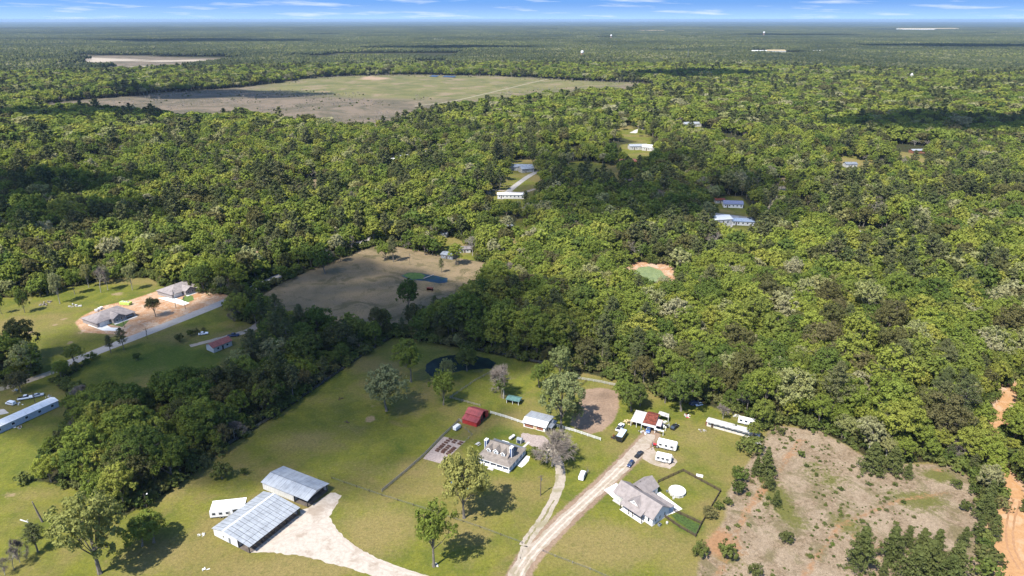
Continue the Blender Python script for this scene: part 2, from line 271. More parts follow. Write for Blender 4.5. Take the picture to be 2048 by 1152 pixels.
WORN = [[(690,738),(760,760),(830,775),(900,790)], [(925,852),(905,880),(880,905)], [(985,815),(1015,828),(1047,842)], [(660,1120),(600,1160)], [(1430,1160),(1490,1020),(1560,930),(1600,880)], [(1436,1160),(1497,1020),(1567,930),(1608,880)],
        [(1600,1160),(1680,1050),(1800,1000),(1900,985)], [(1360,905),(1400,880),(1420,860)], [(1180,960),(1150,1000),(1120,1060)], [(100,700),(160,640),(250,600),(300,590)], [(470,900),(560,850),(700,755),(790,690)], [(350,1152),(420,1110),(440,1090)], [(80,1050),(180,1080),(300,1060),(430,1030)], [(590,560),(700,570),(800,590),(880,570)]]
def build_ground():
    rows = [1.0, 25, 60, 90, 110]
    rows += [G(1024, py)[1] for py in np.arange(1330, 60, -3.2)] + [G(1024, py)[1] for py in np.arange(60, 42, -1.0)] + [60000]
    rows = sorted(set(round(r, 2) for r in rows if 0 < r <= 60000)); R = np.array(rows)
    th = np.concatenate([np.arange(-45, 45, .135), np.arange(45, 315, 4)]); TH = np.radians(th)
    nr, nc = len(R), len(TH)
    x = (R[:, None] * np.sin(TH)[None]).ravel(); y = (R[:, None] * np.cos(TH)[None]).ravel()
    rr = np.repeat(R, nc)
    idx = np.arange(nr * nc).reshape(nr, nc); a = idx[:-1]; b = idx[1:]
    quads = np.stack([a, b, np.roll(b, -1, 1), np.roll(a, -1, 1)], -1).reshape(-1, 4)
    me = bpy.data.meshes.new('ground'); co = np.stack([x, y, np.zeros_like(x)], 1)
    fl = [quads.tolist()]
    me.from_pydata(co.tolist(), [], fl[0] + [idx[0].tolist()])
    gap = np.gradient(R); w = np.maximum(2.2, np.repeat(gap, nc) * .9)
    def soft(sd): return np.clip(.5 + sd / (2 * w), 0, 1)
    def zone(k):
        v = np.full(x.shape, -1e9)
        for q in ZP.get(k, []):
            mg = 400 if k in ('farg', 'farn') else 60
            m = (x > q[:,0].min() - mg) & (x < q[:,0].max() + mg) & (y > q[:,1].min() - mg) & (y < q[:,1].max() + mg)
            if m.any(): v[m] = np.maximum(v[m], sdf(q, x[m], y[m]))
        for q, ww in ZL.get(k, []): v = np.maximum(v, sdl(q, x, y, ww))
        return v
    def blobs(lst):
        v = np.zeros(x.shape)
        for px, py, rx, ry, s in lst:
            cx, cy_ = G(px, py); A = abs(G(px + rx, py)[0] - cx); B = abs(G(px, py - ry)[1] - G(px, py + ry)[1]) / 2
            v = np.maximum(v, s * np.exp(-(((x - cx) / A) ** 2 + ((y - cy_) / B) ** 2) * .9))
        return v
    z = {k: soft(zone(k)) for k in ('grass', 'brown', 'orange', 'cut', 'white', 'arena', 'farg')}
    z['farn'] = np.clip(.5 + zone('farn') / 160, 0, 1)
    can = np.clip((rr - 13000) / 4000, 0, 1)
    lines = np.clip(soft(np.maximum.reduce([sdl(q, x, y, ww) for q, ww in OLINES[:4] + OLINES[7:11]])), 0, 1); z['grass'] = np.maximum(z['grass'], lines)
    for e in TREELESS: z['grass'] = np.maximum(z['grass'], soft(ell(*e, x, y)))
    for nm, chs in (('za', ('grass', 'brown', 'orange', 'cut')), ('zb', ('white', 'arena', 'farg', 'farn'))):
        at_ = me.attributes.new(nm, 'FLOAT_COLOR', 'POINT'); at_.data.foreach_set('color', np.stack([z[k] for k in chs], 1).astype(np.float32).ravel())
    at_ = me.attributes.new('zc', 'FLOAT_COLOR', 'POINT'); at_.data.foreach_set('color', np.stack([blobs(DRY), blobs(LUSH), np.maximum(blobs(BARE), .5 * np.maximum.reduce([soft(sdl(np.array([G(*p) for p in l]), x, y, .8)) for l in WORN])), can], 1).astype(np.float32).ravel())
    me.materials.append(ground_material())
    o = bpy.data.objects.new('ground', me); C.objects.link(o); o['kind'] = 'structure'; o['label'] = 'open ground of grass, forest floor, brush and sand reaching the horizon'
    return o
build_ground()
# ------------------------------------------------------------------ trees
def leaf_material(name, cols, trans=.42, rough=.8):
    m, t = new_mat(name)
    oi = N(t, 'ShaderNodeObjectInfo'); r = N(t, 'ShaderNodeValToRGB'); r.color_ramp.elements.remove(r.color_ramp.elements[0])
    r.color_ramp.elements[0].position = 0; r.color_ramp.elements[0].color = (*cols[0], 1)
    for i, c in enumerate(cols[1:]):
        e = r.color_ramp.elements.new((i + 1) / (len(cols) - 1)); e.color = (*c, 1)
    t.links.new(oi.outputs['Random'], r.inputs[0])
    n = noise(t, .55, 3, .6); v = N(t, 'ShaderNodeMapRange'); v.inputs[1].default_value = .3; v.inputs[2].default_value = .7; v.inputs[3].default_value = .94; v.inputs[4].default_value = 1.48
    t.links.new(n, v.inputs[0]); hv = N(t, 'ShaderNodeHueSaturation'); hv.inputs['Saturation'].default_value = .97; t.links.new(r.outputs[0], hv.inputs['Color']); t.links.new(v.outputs[0], hv.inputs['Value'])
    d = N(t, 'ShaderNodeBsdfDiffuse'); tr = N(t, 'ShaderNodeBsdfTranslucent'); ms = N(t, 'ShaderNodeMixShader'); ms.inputs[0].default_value = trans
    t.links.new(hv.outputs[0], d.inputs[0]); t.links.new(hv.outputs[0], tr.inputs[0]); t.links.new(d.outputs[0], ms.inputs[1]); t.links.new(tr.outputs[0], ms.inputs[2])
    o = N(t, 'ShaderNodeOutputMaterial'); t.links.new(ms.outputs[0], o.inputs[0]); return m
LEAF = {
 'bright': leaf_material('leaves_bright', [(.195,.218,.034),(.168,.200,.031),(.215,.215,.040),(.148,.185,.031)]),
 'green':  leaf_material('leaves_green',  [(.135,.170,.028),(.150,.178,.030),(.118,.155,.027),(.150,.165,.034)]),
 'deep':   leaf_material('leaves_deep',   [(.085,.122,.024),(.098,.130,.026),(.074,.108,.022),(.100,.118,.028)]),
 'pale':   leaf_material('leaves_pale',   [(.22,.225,.095),(.205,.215,.075),(.25,.235,.13),(.215,.21,.07)]),
 'olive':  leaf_material('leaves_olive',  [(.085,.088,.030),(.105,.095,.035),(.070,.078,.026),(.120,.105,.045)]),
 'pine':   leaf_material('needles',       [(.062,.076,.027),(.074,.084,.030),(.088,.090,.037),(.056,.070,.025)], .15),
 'youngpine': leaf_material('needles_young', [(.060,.072,.022),(.075,.085,.026),(.055,.068,.020)], .15),
 'shrub':  leaf_material('leaves_shrub',  [(.085,.115,.024),(.12,.135,.035),(.06,.085,.02),(.14,.13,.05)]),
 'sage': leaf_material('leaves_sage', [(.165,.185,.075),(.145,.17,.06),(.18,.19,.085)]),
 'spring': leaf_material('leaves_spring', [(.225,.22,.062),(.205,.21,.056),(.19,.20,.06)]),
 'autumn': leaf_material('leaves_yellowing', [(.20,.165,.03),(.17,.15,.03)]),
}
BARK = plain('bark', (.19, .165, .135), .9, .3, 1.5, .1)
PALEBARK = plain('bark_pale', (.34, .31, .27), .9, .3, 1.5, .1)
TWIG = plain('twigs', (.215, .18, .15), .9, .25, .8, .1)

class Geo:
    """collects vertices and faces with a material number per face"""
    def __init__(s): s.v = []; s.f = []; s.m = []; s.n = 0
    def add(s, v, f, m=0):
        v = np.asarray(v, float); f = np.asarray(f, int)
        s.v.append(v); s.f += (f + s.n).tolist(); s.m += [m] * len(f); s.n += len(v)
    def tube(s, a, b, ra, rb, k=5, m=0):
        a = np.array(a, float); b = np.array(b, float); d = b - a; l = np.linalg.norm(d) + 1e-9; d /= l
        u = np.cross(d, (0, 0, 1) if abs(d[2]) < .9 else (1, 0, 0)); u /= np.linalg.norm(u); w = np.cross(d, u)
        an = np.arange(k) * 2 * math.pi / k; ring = np.cos(an)[:, None] * u + np.sin(an)[:, None] * w
        s.add(np.concatenate([a + ring * ra, b + ring * rb]), [[i, (i + 1) % k, k + (i + 1) % k, k + i] for i in range(k)], m)
    def leaves(s, c, n, size, r, m=0, asp=.7):
        """rhombic leaf sprays at points c facing n"""
        k = len(c); n = n / (np.linalg.norm(n, axis=1)[:, None] + 1e-9)
        a = r.normal(size=(k, 3)); u = np.cross(n, a); u /= (np.linalg.norm(u, axis=1)[:, None] + 1e-9); w = np.cross(n, u)
        sz = (size * r.uniform(.65, 1.3, k))[:, None]; u = u * sz; w = w * sz * asp
        lift = n * sz * .25
        v = np.stack([c - u * .6, c + w * .5 + lift * r.uniform(-1, 1, (k, 1)), c + u * .6, c - w * .5 + lift * r.uniform(-1, 1, (k, 1))], 1).reshape(-1, 3)
        s.add(v, np.arange(4 * k).reshape(k, 4), m)
    def mesh(s, name, mats):
        me = bpy.data.meshes.new(name); me.from_pydata(np.concatenate(s.v).tolist(), [], s.f)
        for m_ in mats: me.materials.append(m_)
        me.polygons.foreach_set('material_index', np.array(s.m, np.int32)); return me
def rdir(r, k, up=-.3):
    d = r.normal(size=(k * 4 + 24, 3)); d /= np.linalg.norm(d, axis=1)[:, None]; d = d[d[:, 2] > up][:k]; return d

def broadleaf(seed, hgt, rad, base, nq, size, lobes=15, sparse=1.0, flat=.9):
    """returns (crown Geo, wood Geo)"""
    r = np.random.default_rng(seed); cr, wd = Geo(), Geo()
    ch = hgt * (1 - base) / 2; cz = hgt * base + ch
    d = rdir(r, lobes, -.55); i = np.arange(lobes) + .5; ph = np.pi * (1 + 5 ** .5) * i + r.uniform(0, 6)
    zz = 1 - 1.55 * i / lobes; d = np.stack([np.sqrt(1 - zz ** 2) * np.cos(ph), np.sqrt(1 - zz ** 2) * np.sin(ph), zz], 1) + r.normal(0, .16, (lobes, 3))
    lc = d * np.array([rad, rad, ch]) * r.uniform(.52, .72, (lobes, 1)) + [r.normal(0, rad * .06), r.normal(0, rad * .06), cz]
    lr = rad * r.uniform(.30, .50, lobes) * (1.0 if lobes > 8 else 1.15)
    npf = 14 if nq > 3200 else 9; per = max(3, int(nq / (lobes * npf)))
    for j in range(lobes):
        pd = rdir(r, npf, -.5); pc = lc[j] + pd * lr[j] * np.array([1, 1, flat]); pr = lr[j] * (r.uniform(.24, .42, len(pc)) if nq > 3200 else r.uniform(.34, .52, len(pc)))
        for q in range(len(pc)):
            k = int(per * r.uniform(.7, 1.3) * sparse) + 1
            ld = rdir(r, k, -.6); c = pc[q] + ld * pr[q] * r.uniform(.55, 1.08, (len(ld), 1))
            outn = ld + pd[q] * .6 + r.normal(0, .38, ld.shape)
            cr.leaves(c, outn, size, r)
    # trunk and limbs
    tb = hgt * max(base, .12); tr = .018 * hgt + .08; lean = r.normal(0, .03, 2) * hgt
    p0 = np.array([0, 0, -.3]); p1 = np.array([lean[0] * .4, lean[1] * .4, tb]); p2 = np.array([lean[0], lean[1], cz + ch * .35])
    wd.tube(p0, (0, 0, .5), tr * 1.5, tr, 6); wd.tube((0, 0, .5), p1, tr, tr * .75, 6); wd.tube(p1, p2, tr * .75, tr * .25, 5)
    for j in range(lobes):
        f = r.uniform(0, .6); s0 = p1 * (1 - f) + p2 * f; mid_ = s0 * .45 + lc[j] * .55 - [0, 0, .08 * rad]
        rr_ = tr * .36 * (1 - .4 * f); wd.tube(s0, mid_, rr_, rr_ * .65, 4); wd.tube(mid_, lc[j], rr_ * .65, rr_ * .3, 4)
        for q in range(3 if nq > 1500 else 0):
            e = lc[j] + rdir(r, 1, -.2)[0] * lr[j] * .9; wd.tube(mid_ * .3 + lc[j] * .7, e, rr_ * .35, rr_ * .1, 3)
    return cr, wd
def pine(seed, hgt, rad, base, nq, size, young=False):
    r = np.random.default_rng(seed); cr, wd = Geo(), Geo()
    nb = 44 if nq > 1500 else (26 if nq > 500 else 14); per = max(3, int(nq / nb / 3))
    tr = .014 * hgt + .06; wd.tube((0, 0, -.3), (0, 0, hgt * .55), tr, tr * .7, 6); wd.tube((0, 0, hgt * .55), (0, 0, hgt * .97), tr * .7, .05, 5)
    for j in range(nb):
        f = (j + .5) / nb; z = hgt * (base + (1 - base) * f * .97); a = j * 2.4 + r.uniform(-.4, .4)
        if young: R = rad * (1 - f) ** .95 * r.uniform(.85, 1.1) + .15
        else: R = rad * (math.sin(math.pi * min(1, (f * .86 + .17))) ** .7) * r.uniform(.6, 1.1)
        e = np.array([math.cos(a) * R, math.sin(a) * R, z + R * (.10 if young else .22)]); s0 = np.array([0, 0, z - .1 * R])
        wd.tube(s0, e, .05 + .012 * R, .03, 3)
        for q, (ff, cr_) in enumerate(((.95, .30), (.62, .26), (.45, .3))):
            c0 = s0 + (e - s0) * ff + r.normal(0, .12, 3) * R; pr = max(.5, rad * cr_ * (1.1 - .45 * f))
            ld = rdir(r, per, -.8); c = c0 + ld * pr * np.array([1, 1, .6]) * r.uniform(.4, 1.0, (len(ld), 1))
            cr.leaves(c, ld + [0, 0, .5] + r.normal(0, .45, ld.shape), size, r, asp=.42)
    return cr, wd
def bare(seed, hgt, rad, ntw):
    r = np.random.default_rng(seed); cr, wd = Geo(), Geo(); tips = []
    def grow(p, d, l, ra, lev):
        q = p + d * l; wd.tube(p, q, ra, ra * .68, 5 if lev < 2 else 3)
        if lev >= 4 or l < .5: tips.append((q, d)); return
        for k in range(3 if lev < 3 else 4):
            nd = d + r.normal(0, .42 + .05 * lev, 3) + [0, 0, .10]; nd /= np.linalg.norm(nd)
            grow(q - d * l * r.uniform(0, .35), nd, l * r.uniform(.62, .84), ra * .6, lev + 1)
    grow(np.array([0, 0, -.3]), np.array([r.normal(0, .05), r.normal(0, .05), 1.]), hgt * .30, .016 * hgt + .06, 0)
    k = max(2, int(ntw / max(1, len(tips))))
    for q, d in tips:
        nd = d + r.normal(0, .55, (k, 3)); nd /= np.linalg.norm(nd, axis=1)[:, None]; ln = r.uniform(.06, .14, (k, 1)) * hgt
        a = q + nd * 0; b = q + nd * ln; sd2 = np.cross(nd, r.normal(size=(k, 3))); sd2 /= np.linalg.norm(sd2, axis=1)[:, None]; w = .045 * hgt / 14
        cr.add(np.stack([a - sd2 * w, a + sd2 * w, b + sd2 * w * .4, b - sd2 * w * .4], 1).reshape(-1, 3), np.arange(4 * k).reshape(k, 4))
    return cr, wd
def joined(pair, name, leafmat, wood):
    cr, wd = pair; g = Geo(); 
    g.add(np.concatenate(cr.v), cr.f, 0); nf = len(cr.f)
    g.v.append(np.concatenate(wd.v)); g.f += [[i + g.n for i in f] for f in wd.f]; g.m += [1] * len(wd.f)
    return g.mesh(name, [leafmat, wood])

# species: crown material, wood material; three levels of detail, each a few individuals
SPEC = ['bright', 'green', 'deep', 'pale', 'olive', 'pine', 'bare', 'shrub']
NEAR = {}; FARP = []                    # NEAR[species] = [(crown mesh, wood mesh, height, radius)]; FARP = prototypes for the scattered woods
proto_coll = bpy.data.collections.new('woodland_forms')
def shape(sp, i, nq, size):
    r = random.Random(hash((SPEC.index(sp), i)) & 0xffff)
    if sp == 'pine': h = (17, 20, 15)[i % 3]; rd = (3.4, 3.9, 3.1)[i % 3]; return pine(31 + i, h, rd, .34, nq, size * .95), h, rd
    if sp == 'bare': h = (13, 15, 12)[i % 3]; return bare(61 + i, h, 5, nq // 2), h, 5
    if sp == 'shrub': h = (2.6, 3.4)[i % 2]; rd = (1.9, 2.4)[i % 2]; return broadleaf(81 + i, h, rd, .02, nq // 4, size * .75, 7), h, rd
    h = (15, 13, 17, 14)[i % 4]; rd = (4.9, 5.2, 5.4, 4.4)[i % 4]; b = (.20, .16, .26, .22)[i % 4]
    return broadleaf(SPEC.index(sp) * 17 + i, h, rd, b, nq, size, (15, 17, 18, 13)[i % 4], .9 if sp == 'pale' else 1), h, rd
NEARN = dict(bright=4, green=4, deep=3, pale=3, olive=3, pine=3, bare=3, shrub=2, spring=3, sage=3)
for sp in SPEC + ['spring', 'sage']:
    NEAR[sp] = []
    for i in range(NEARN[sp]):
        (cr, wd), h, rd = shape('pale' if sp in ('spring', 'sage') else sp, i, 6500 if sp not in ('pine', 'bare') else 4200, .46)
        lm = LEAF.get(sp, TWIG); wm = PALEBARK if sp in ('bare', 'pale') else BARK
        NEAR[sp].append((cr.mesh('crown', [lm]), wd.mesh('trunk', [wm]), h, rd))
PID = {}
for lod, (nq, size, cnt) in enumerate(((4200, .56, 3), (1000, 1.15, 3), (260, 2.1, 2))):
    for sp in SPEC:
        for i in range(cnt):
            (pr, h, rd) = shape(sp, i + lod * 3, nq, size)
            me = joined(pr, 'form', LEAF.get(sp, TWIG), PALEBARK if sp in ('bare', 'pale') else BARK)
            o = bpy.data.objects.new('form_%03d' % len(FARP), me); proto_coll.objects.link(o)
            PID.setdefault((lod, sp), []).append(len(FARP)); FARP.append((h, rd))
def scatter(name, label, pts, pid, rot, sc, coll):
    me = bpy.data.meshes.new(name); me.from_pydata(np.asarray(pts).tolist(), [], [])
    a = me.attributes.new('pid', 'INT', 'POINT'); a.data.foreach_set('value', np.asarray(pid, np.int32))
    a = me.attributes.new('rot', 'FLOAT_VECTOR', 'POINT'); a.data.foreach_set('vector', np.asarray(rot, np.float32).ravel())
    a = me.attributes.new('siz', 'FLOAT_VECTOR', 'POINT'); a.data.foreach_set('vector', np.asarray(sc, np.float32).ravel())
    o = bpy.data.objects.new(name, me); C.objects.link(o); o['kind'] = 'stuff'; o['label'] = label
    t = bpy.data.node_groups.new(name, 'GeometryNodeTree')
    t.interface.new_socket('Geometry', in_out='INPUT', socket_type='NodeSocketGeometry'); t.interface.new_socket('Geometry', in_out='OUTPUT', socket_type='NodeSocketGeometry')
    gi, go = N(t, 'NodeGroupInput'), N(t, 'NodeGroupOutput'); ip = N(t, 'GeometryNodeInstanceOnPoints'); ci = N(t, 'GeometryNodeCollectionInfo')
    ci.inputs[0].default_value = coll; ci.inputs[1].default_value = True; ci.inputs[2].default_value = True
    ip.inputs['Pick Instance'].default_value = True
    def na(n, ty):
        q = N(t, 'GeometryNodeInputNamedAttribute', data_type=ty); q.inputs[0].default_value = n
        return [s for s in q.outputs if s.enabled and s.name == 'Attribute'][0]
    K = t.links.new
    K(gi.outputs[0], ip.inputs['Points']); K(ci.outputs[0], ip.inputs['Instance']); K(na('pid', 'INT'), ip.inputs['Instance Index'])
    K(na('rot', 'FLOAT_VECTOR'), ip.inputs['Rotation']); K(na('siz', 'FLOAT_VECTOR'), ip.inputs['Scale']); K(ip.outputs[0], go.inputs[0])
    md = o.modifiers.new('scatter', 'NODES'); md.node_group = t
    return o

def species_at(x, y):
    """species mix varies by place: pine stands, bright spring oaks, pale budding crowns"""
    n1 = vnoise(x, y, 55, 1) * .6 + vnoise(x, y, 18, 2) * .4; n2 = vnoise(x, y, 90, 3) * .55 + vnoise(x, y, 25, 4) * .45
    u = rng.random(x.shape)
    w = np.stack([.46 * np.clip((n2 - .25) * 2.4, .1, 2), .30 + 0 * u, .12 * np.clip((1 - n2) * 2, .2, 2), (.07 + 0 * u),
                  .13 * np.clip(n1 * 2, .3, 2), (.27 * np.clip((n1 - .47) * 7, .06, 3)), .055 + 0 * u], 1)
    # cloud shade on the belt left of the lot put into a deeper green mix
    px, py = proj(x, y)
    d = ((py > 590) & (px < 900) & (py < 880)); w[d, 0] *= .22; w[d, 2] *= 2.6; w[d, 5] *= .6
    ne = (px > 1600) & (py > 380) & (py < 950); w[ne, 5] *= 1.7; w[ne, 4] *= 1.5
    bl = (px < 430) & (py > 780); w[bl, 5] *= .15; w[bl, 3] *= .3; w[bl, 1] *= 1.6
    far = py < 260; w[far, 3] *= 1.3
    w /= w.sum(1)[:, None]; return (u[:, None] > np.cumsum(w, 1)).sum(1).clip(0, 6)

def cells(r0, r1, s, half=44):
    n = int(r1 / s) + 2; gx, gy = np.meshgrid(np.arange(-n, n), np.arange(0, n)); x = (gx + .5 * (gy % 2)).ravel() * s; y = gy.ravel() * s
    x = x + rng.uniform(-.38, .38, x.shape) * s; y = y + rng.uniform(-.38, .38, y.shape) * s
    r = np.hypot(x, y); b = np.degrees(np.arctan2(x, y)); m = (r >= r0) & (r < r1) & (np.abs(b) < half); return x[m], y[m]

TX, TY, TS, TH_, TL = [], [], [], [], []
for lod, (r0, r1, s) in enumerate(((120, 420, 5.6), (420, 1000, 6.4), (1000, 2400, 8.6))):
    x, y = cells(r0, r1, s); c = clear(x, y); k = (c < -.8) | ((c < 7) & (np.hypot(x, y) > 430) & (rng.random(x.shape) < .28)); x, y, c = x[k], y[k], c[k]
    # ragged gaps inside the woods
    gap = vnoise(x, y, 34, 9) * .6 + vnoise(x, y, 11, 10) * .4; k = (gap < .74) | (rng.random(x.shape) < .35); x, y, c = x[k], y[k], c[k]
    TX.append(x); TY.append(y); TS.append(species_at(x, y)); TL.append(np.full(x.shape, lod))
    h = (.62 + .75 * rng.random(x.shape) ** 1.2) * (.9 + .25 * vnoise(x, y, 40, 12)) * np.where(c > -7, .78, 1.0); TH_.append(h)
TX, TY, TS, TH_, TL = map(np.concatenate, (TX, TY, TS, TH_, TL)); TH_ = np.where((TS == 5) & (TH_ > .9), TH_ * 1.12, TH_)
TPX, TPY = proj(TX, TY)
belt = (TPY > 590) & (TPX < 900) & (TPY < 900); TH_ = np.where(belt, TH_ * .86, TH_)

COL = dict(bright='bright yellow-green', green='mid-green', deep='deep green', pale='pale budding', olive='olive-brown', pine='dark', bare='leafless grey')
MARKS = [(455,890,'at the paddock corner wood'),(400,930,'at the wood edge above the shelter'),(330,985,'at the wood edge by the lamp pole'),(250,1025,'at the wood tip behind the pale oak'),(170,985,'at the wood edge near the dead trunk'),(110,930,'by the leftmost edge of the near wood'),
(130,840,'right of the long mobile home'),(200,880,'in the heart of the near wood'),(300,900,'in the near wood above the lamp pole'),(200,790,'below the shaded pasture, left end'),(300,790,'below the shaded pasture, middle'),(400,780,'below the red-roofed house'),(480,700,'right of the red-roofed house'),
(380,850,'deep in the shaded belt'),(540,840,'along the lower paddock wire fence'),(640,772,'along the middle paddock wire fence'),(720,715,'along the upper paddock wire fence'),(600,690,'in the shaded belt below the brown pasture'),(700,670,'behind the upper paddock corner'),(520,760,'in the middle of the shaded belt'),
(560,640,'at the left rim of the brown pasture'),(850,650,'behind the paddock, left of the pond'),(930,660,'directly behind the dark pond'),(1020,690,'behind the leafless paddock tree'),(1120,715,'behind the pale budding tree'),(1200,735,'behind the sand arena fence'),(1290,760,'behind the arena hedge'),
(1380,790,'above the cluttered yard'),(1470,810,'above the very long mobile home'),(1560,830,'at the top left rim of the clearcut'),(1650,850,'at the top rim of the clearcut'),(1740,880,'above the pair of young pines'),(1830,900,'at the upper right rim of the clearcut'),(1920,880,'left of the orange track'),(1960,800,'where the orange track enters the woods'),(2040,850,'right of the orange track'),(2040,1000,'at the right edge by the orange track'),
(1100,650,'a little way into the central woods'),(1300,700,'in the woods above the arena'),(1450,750,'in the woods above the yard'),(1600,780,'in the woods well above the clearcut'),(1800,800,'in the woods high above the clearcut'),(1900,740,'in the far right woods'),(60,700,'at the left edge below the new houses'),(10,900,'at the left border'),(300,560,'behind the new houses'),(480,590,'at the road end of the pasture')]
def region(px, py): return min(MARKS, key=lambda m: (m[0] - px) ** 2 + (2 * (m[1] - py)) ** 2)[2]
def kind_of(sp): return 'pine_tree' if sp == 'pine' else ('bare_tree' if sp == 'bare' else 'broadleaf_tree')
def plant(sp, x, y, h, label, group=None, i=None, wide=1.0, tiltv=0.0):
    """one tree as a thing: crown and trunk under an Empty at its foot; h in metres"""
    forms = NEAR[sp]; cm, tm, fh, fr = forms[(i if i is not None else int(abs(x * 7 + y * 3))) % len(forms)]
    nm = 'shrub' if sp == 'shrub' else kind_of(sp)
    e = bpy.data.objects.new(nm, None); C.objects.link(e); e.location = (x, y, 0); e.empty_display_size = .5
    s = h / fh; e.scale = (s * wide, s * wide, s); e.rotation_euler = (tiltv, 0, (x * 13.7 + y * 5.1) % 6.28)
    e['label'] = label; e['category'] = 'shrub' if sp == 'shrub' else 'tree'
    if group: e['group'] = group
    for n_, me in (('trunk', tm), ('crown', cm)):
        o = bpy.data.objects.new(n_, me); C.objects.link(o); o.parent = e
    return e
# the largest in view stand as single things
rr_ = np.hypot(TX, TY); infr = (TPX > -25) & (TPX < 2073) & (TPY < 1175) & (rr_ < 420)
single = np.zeros(TX.shape, bool)
LIMIT = dict(broadleaf_tree=255, pine_tree=120, bare_tree=40)
order = np.argsort(rr_); cnt = dict(broadleaf_tree=0, pine_tree=0, bare_tree=0)
for i in order:
    if not infr[i]: continue
    sp = SPEC[TS[i]]; k = kind_of(sp)
    if cnt[k] >= LIMIT[k]: continue
    cnt[k] += 1; single[i] = True
    reg = region(TPX[i], TPY[i]); what = {'pine_tree': 'dark pine', 'bare_tree': 'leafless grey tree'}.get(k, COL[sp] + ' broadleaf tree')
    fh = NEAR[sp][0][2]; size_ = 'tall' if TH_[i] > 1.0 else ('low' if TH_[i] < .75 else 'middling')
    plant(sp, TX[i], TY[i], fh * TH_[i], '%s %s %s' % (size_, what, reg), '%s %ss %s' % (size_, what, reg))
def build_woods():
    k = ~single; X, Y, SPC, HH, LL = TX[k], TY[k], TS[k], TH_[k], TL[k]
    pid = np.array([PID[(l, SPEC[s])][j % len(PID[(l, SPEC[s])])] for l, s, j in zip(LL, SPC, range(len(X)))])
    rz = rng.uniform(0, 6.28, X.shape); sxy = HH * rng.uniform(.9, 1.15, X.shape) * np.where(LL == 2, 1.35, 1.05)
    near = np.hypot(X, Y) < 1000
    for m, nm, lb in ((near, 'woodland', 'mixed spring woodland of oak and pine filling the ground beyond the lots'), (~near, 'distant_woodland', 'far mixed woodland around the big cleared tract')):
        scatter(nm, lb, np.stack([X[m], Y[m], 0 * X[m]], 1), pid[m], np.stack([0 * rz[m], 0 * rz[m], rz[m]], 1), np.stack([sxy[m], sxy[m], HH[m]], 1), proto_coll)
    # undergrowth
    x, y = cells(120, 520, 3.6); c = clear(x, y); kk = (c < .8) & (rng.random(x.shape) < .8); x, y = x[kk], y[kk]
    ids = np.array(PID[(1, 'shrub')]); s = rng.uniform(.6, 1.5, x.shape)
    scatter('undergrowth', 'low leafy undergrowth along the edges of the woods', np.stack([x, y, 0 * x], 1), ids[rng.integers(0, len(ids), x.shape)], np.stack([0 * x, 0 * x, rng.uniform(0, 6.28, x.shape)], 1), np.stack([s, s, s * .9], 1), proto_coll)
build_woods()

# far woods: patches of many crowns, laid out to sixteen kilometres
def canopy_material():
    m, t = new_mat('far_canopy'); a = N(t, 'ShaderNodeAttribute', attribute_name='tint')
    n = noise(t, .0035, 5, .6); n2 = noise(t, .0012, 4, .6); n3 = noise(t, .02, 3, .6)
    c = mix(t, step(t, n, .44, .60), a.outputs['Color'], (.042, .050, .022)); c = mix(t, M(t, 'MULTIPLY', step(t, n2, .42, .60), .7), c, (.018, .024, .014))  # broad dark bands paint cloud shade, along with darker stands, into the crown colour
    c = mix(t, M(t, 'MULTIPLY', step(t, n3, .50, .70), .4), c, (.10, .105, .04))
    d = N(t, 'ShaderNodeBsdfDiffuse'); t.links.new(c, d.inputs[0]); o = N(t, 'ShaderNodeOutputMaterial'); t.links.new(d.outputs[0], o.inputs[0]); return m
def build_far():
    fm = canopy_material(); coll = bpy.data.collections.new('canopy_patches'); T = 120
    bm = bmesh.new(); bmesh.ops.create_icosphere(bm, subdivisions=1, radius=1); bv = np.array([v.co[:] for v in bm.verts]); bf = [[v.index for v in f.verts] for f in bm.faces]; bm.free()
    pal = np.array([(.10,.112,.03),(.07,.085,.025),(.12,.125,.04),(.045,.055,.022),(.05,.062,.022),(.15,.145,.08),(.032,.04,.02)])
    for q in range(4):
        g = Geo(); cols = []; r = np.random.default_rng(q + 5)
        for i in range(13):
            for j in range(13):
                x = (i + r.uniform(.1, .9)) * T / 13 - T / 2; y = (j + r.uniform(.1, .9)) * T / 13 - T / 2; rad = r.uniform(4, 7.2); hh = r.uniform(9, 18)
                v = bv * r.uniform(.75, 1.25, bv.shape[0])[:, None] * [rad, rad, hh * .38] + [x, y, hh * .62]
                g.add(v, bf); c = pal[r.integers(0, len(pal))] * r.uniform(.5, .95); cols += [(*c, 1)] * len(v)
        me = g.mesh('patch', [fm]); a = me.attributes.new('tint', 'FLOAT_COLOR', 'POINT'); a.data.foreach_set('color', np.array(cols, np.float32).ravel())
        o = bpy.data.objects.new('patch_%d' % q, me); coll.objects.link(o)
    n = int(17000 / T); gx, gy = np.meshgrid(np.arange(-n, n), np.arange(0, n)); x = (gx.ravel() + .5) * T; y = (gy.ravel() + .5) * T
    r_ = np.hypot(x, y); b = np.degrees(np.arctan2(x, y)); m = (r_ > 2400 + T * .3) & (r_ < 16500) & (np.abs(b) < 42); x, y = x[m], y[m]
    m = clear(x, y) < -40; x, y = x[m], y[m]
    n4 = vnoise(x, y, 700, 21) * .6 + vnoise(x, y, 260, 22) * .4; m = (n4 < .80); x, y = x[m], y[m]
    rz = rng.integers(0, 4, x.shape) * math.pi / 2; hz = .75 + .6 * vnoise(x, y, 900, 30)
    scatter('far_forest', 'forest reaching to the horizon', np.stack([x, y, 0 * x], 1), rng.integers(0, 4, x.shape), np.stack([0 * rz, 0 * rz, rz], 1), np.stack([1 + 0 * x, 1 + 0 * x, hz], 1), coll)
build_far()

